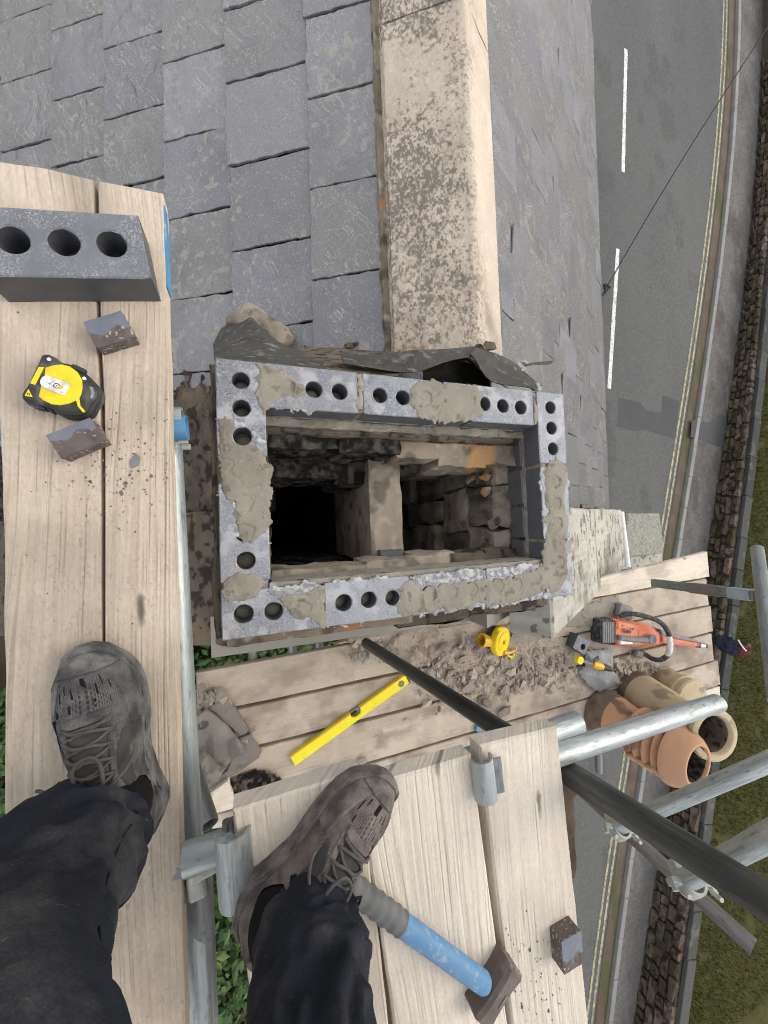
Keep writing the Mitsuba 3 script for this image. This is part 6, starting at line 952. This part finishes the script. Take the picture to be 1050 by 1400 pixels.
def leg(path, radii, seed, n=150, K=72, fold=.026, bunch=.30):
    from scipy.interpolate import CubicSpline
    p = np.array(path, float); s = np.r_[0, np.cumsum(np.linalg.norm(np.diff(p, axis=0), axis=1))]; C_, R_ = CubicSpline(s, p), CubicSpline(s, np.array(radii)); u = np.linspace(0, s[-1], n); c = C_(u); r = R_(u); t = C_(u, 1); t /= np.linalg.norm(t, axis=1, keepdims=True)
    a = np.array([1.0, 0, 0]); A = []
    for q in t: a = unit(a - q * (a @ q)); A.append(a)
    A = np.array(A); B = np.cross(t, A); th = np.arange(K) * 2 * np.pi / K; U, TH = np.meshgrid(u, th, indexing='ij')
    ce, se = np.cos(TH), np.sin(TH); Q = np.stack([ce * .9, se * .9, U * 7], -1); w_ = np.exp(-U / bunch * 1.6)
    warp = meshkit.fbm(Q * 1.1 + seed, 3, seed) - .5
    ridge = 1 - np.abs(2 * meshkit.fbm(np.stack([ce * .55 + warp, se * .55, U * 9.5 + warp * 3.4], -1) + seed * 3, 3, seed + 1) - 1); ridge = ridge ** 2.2
    long = 1 - np.abs(2 * meshkit.fbm(np.stack([ce * 1.8, se * 1.8 + warp, U * 2.6 + TH * .0 + warp * 2], -1) + seed * 5, 3, seed + 2) - 1)
    rr = r[:, None] * (1 + .07 * np.cos(2 * TH + 1.0)) + fold * (w_ * (ridge * 1.9 - .75) + (1 - w_) * ((ridge - .5) * .5 + (long ** 2 - .5) * .45)) + .004 * (meshkit.fbm(Q * 5, 3, seed + 3) - .5)
    V = c[:, None] + rr[..., None] * (ce[..., None] * A[:, None] + se[..., None] * B[:, None]); V = V.reshape(-1, 3); i, j = np.meshgrid(np.arange(n - 1), np.arange(K), indexing='ij'); j2 = (j + 1) % K; q = np.stack([i * K + j, i * K + j2, (i + 1) * K + j2, (i + 1) * K + j], -1).reshape(-1, 4)
    # turned hem at the ankle
    inner = c[0] + (V[:K] - c[0]) * .86 + np.array([0, 0, .012]); n0 = len(V); V = np.vstack([V, inner]); k_ = np.arange(K); f = np.vstack([q[:, [0, 1, 2]], q[:, [0, 2, 3]], np.column_stack([k_, n0 + k_, (k_ + 1) % K]), np.column_stack([(k_ + 1) % K, n0 + k_, n0 + (k_ + 1) % K])]); return TM(V, f), V[:n * K].reshape(n, K, 3)
anL = (ML @ np.array([.245 * SL, .004, .085, 1]))[:3]; anR = (MR @ np.array([.235 * SR, .0, .085, 1]))[:3]
Lp_ = [at(128, 1136, .195), at(105, 1160, .25), at(78, 1195, .31), at(45, 1262, .385), at(10, 1345, .455), at(-8, 1440, .51), at(-20, 1600, .55), [-.04, -1.20, .58], [.06, -1.38, .60]]
Rp_ = [at(428, 1262, .305), at(428, 1285, .335), at(428, 1325, .375), at(427, 1375, .425), at(426, 1440, .475), at(425, 1560, .53), [.14, -1.04, .60], [.15, -1.22, .63], [.12, -1.38, .62]]
(tl_, gl_) = leg(Lp_, [.050, .068, .070, .064, .060, .060, .066, .09, .12], 3); (tr_, gr_) = leg(Rp_, [.040, .052, .054, .051, .050, .054, .066, .09, .12], 8)
hip = displaced(trimesh.creation.icosphere(subdivisions=4, radius=1).apply_transform(frame([.08, -1.46, .66], [.21, 0, 0], [0, .17, 0], [0, 0, .17])), .01, 9, 3)
for m_ in (tl_, tr_): trimesh.smoothing.filter_taubin(m_, lamb=.5, nu=.53, iterations=8)
k = add('trousers', cat([tl_, tr_, hip]), 'trouser_bsdf', PR, smooth=60)
for g_, ks_ in ((gl_, (4,)),):
    for c_ in ks_: add('seam', sweep(np.column_stack([np.convolve(np.pad(g_[:104, c_, q_], 4, 'edge'), np.ones(9) / 9, 'valid') for q_ in range(3)])[3:98], .0011, 6), 'trouser_bsdf', PR, smooth=True)
for g_ in (gl_, gr_): add('hem', sweep(np.vstack([g_[3], g_[3][:1]]), .0022, 6, False), 'trouser_bsdf', PR, smooth=True)
for nm, an, tp_ in (('sock', anL, at(120, 1150, .25)), ('sock', anR, at(430, 1262, .335))): add(nm, sweep(curve([an + [0, 0, -.035], an, (an + tp_) / 2, tp_], 14), .044, 20), 'sock_bsdf', PR, smooth=True)
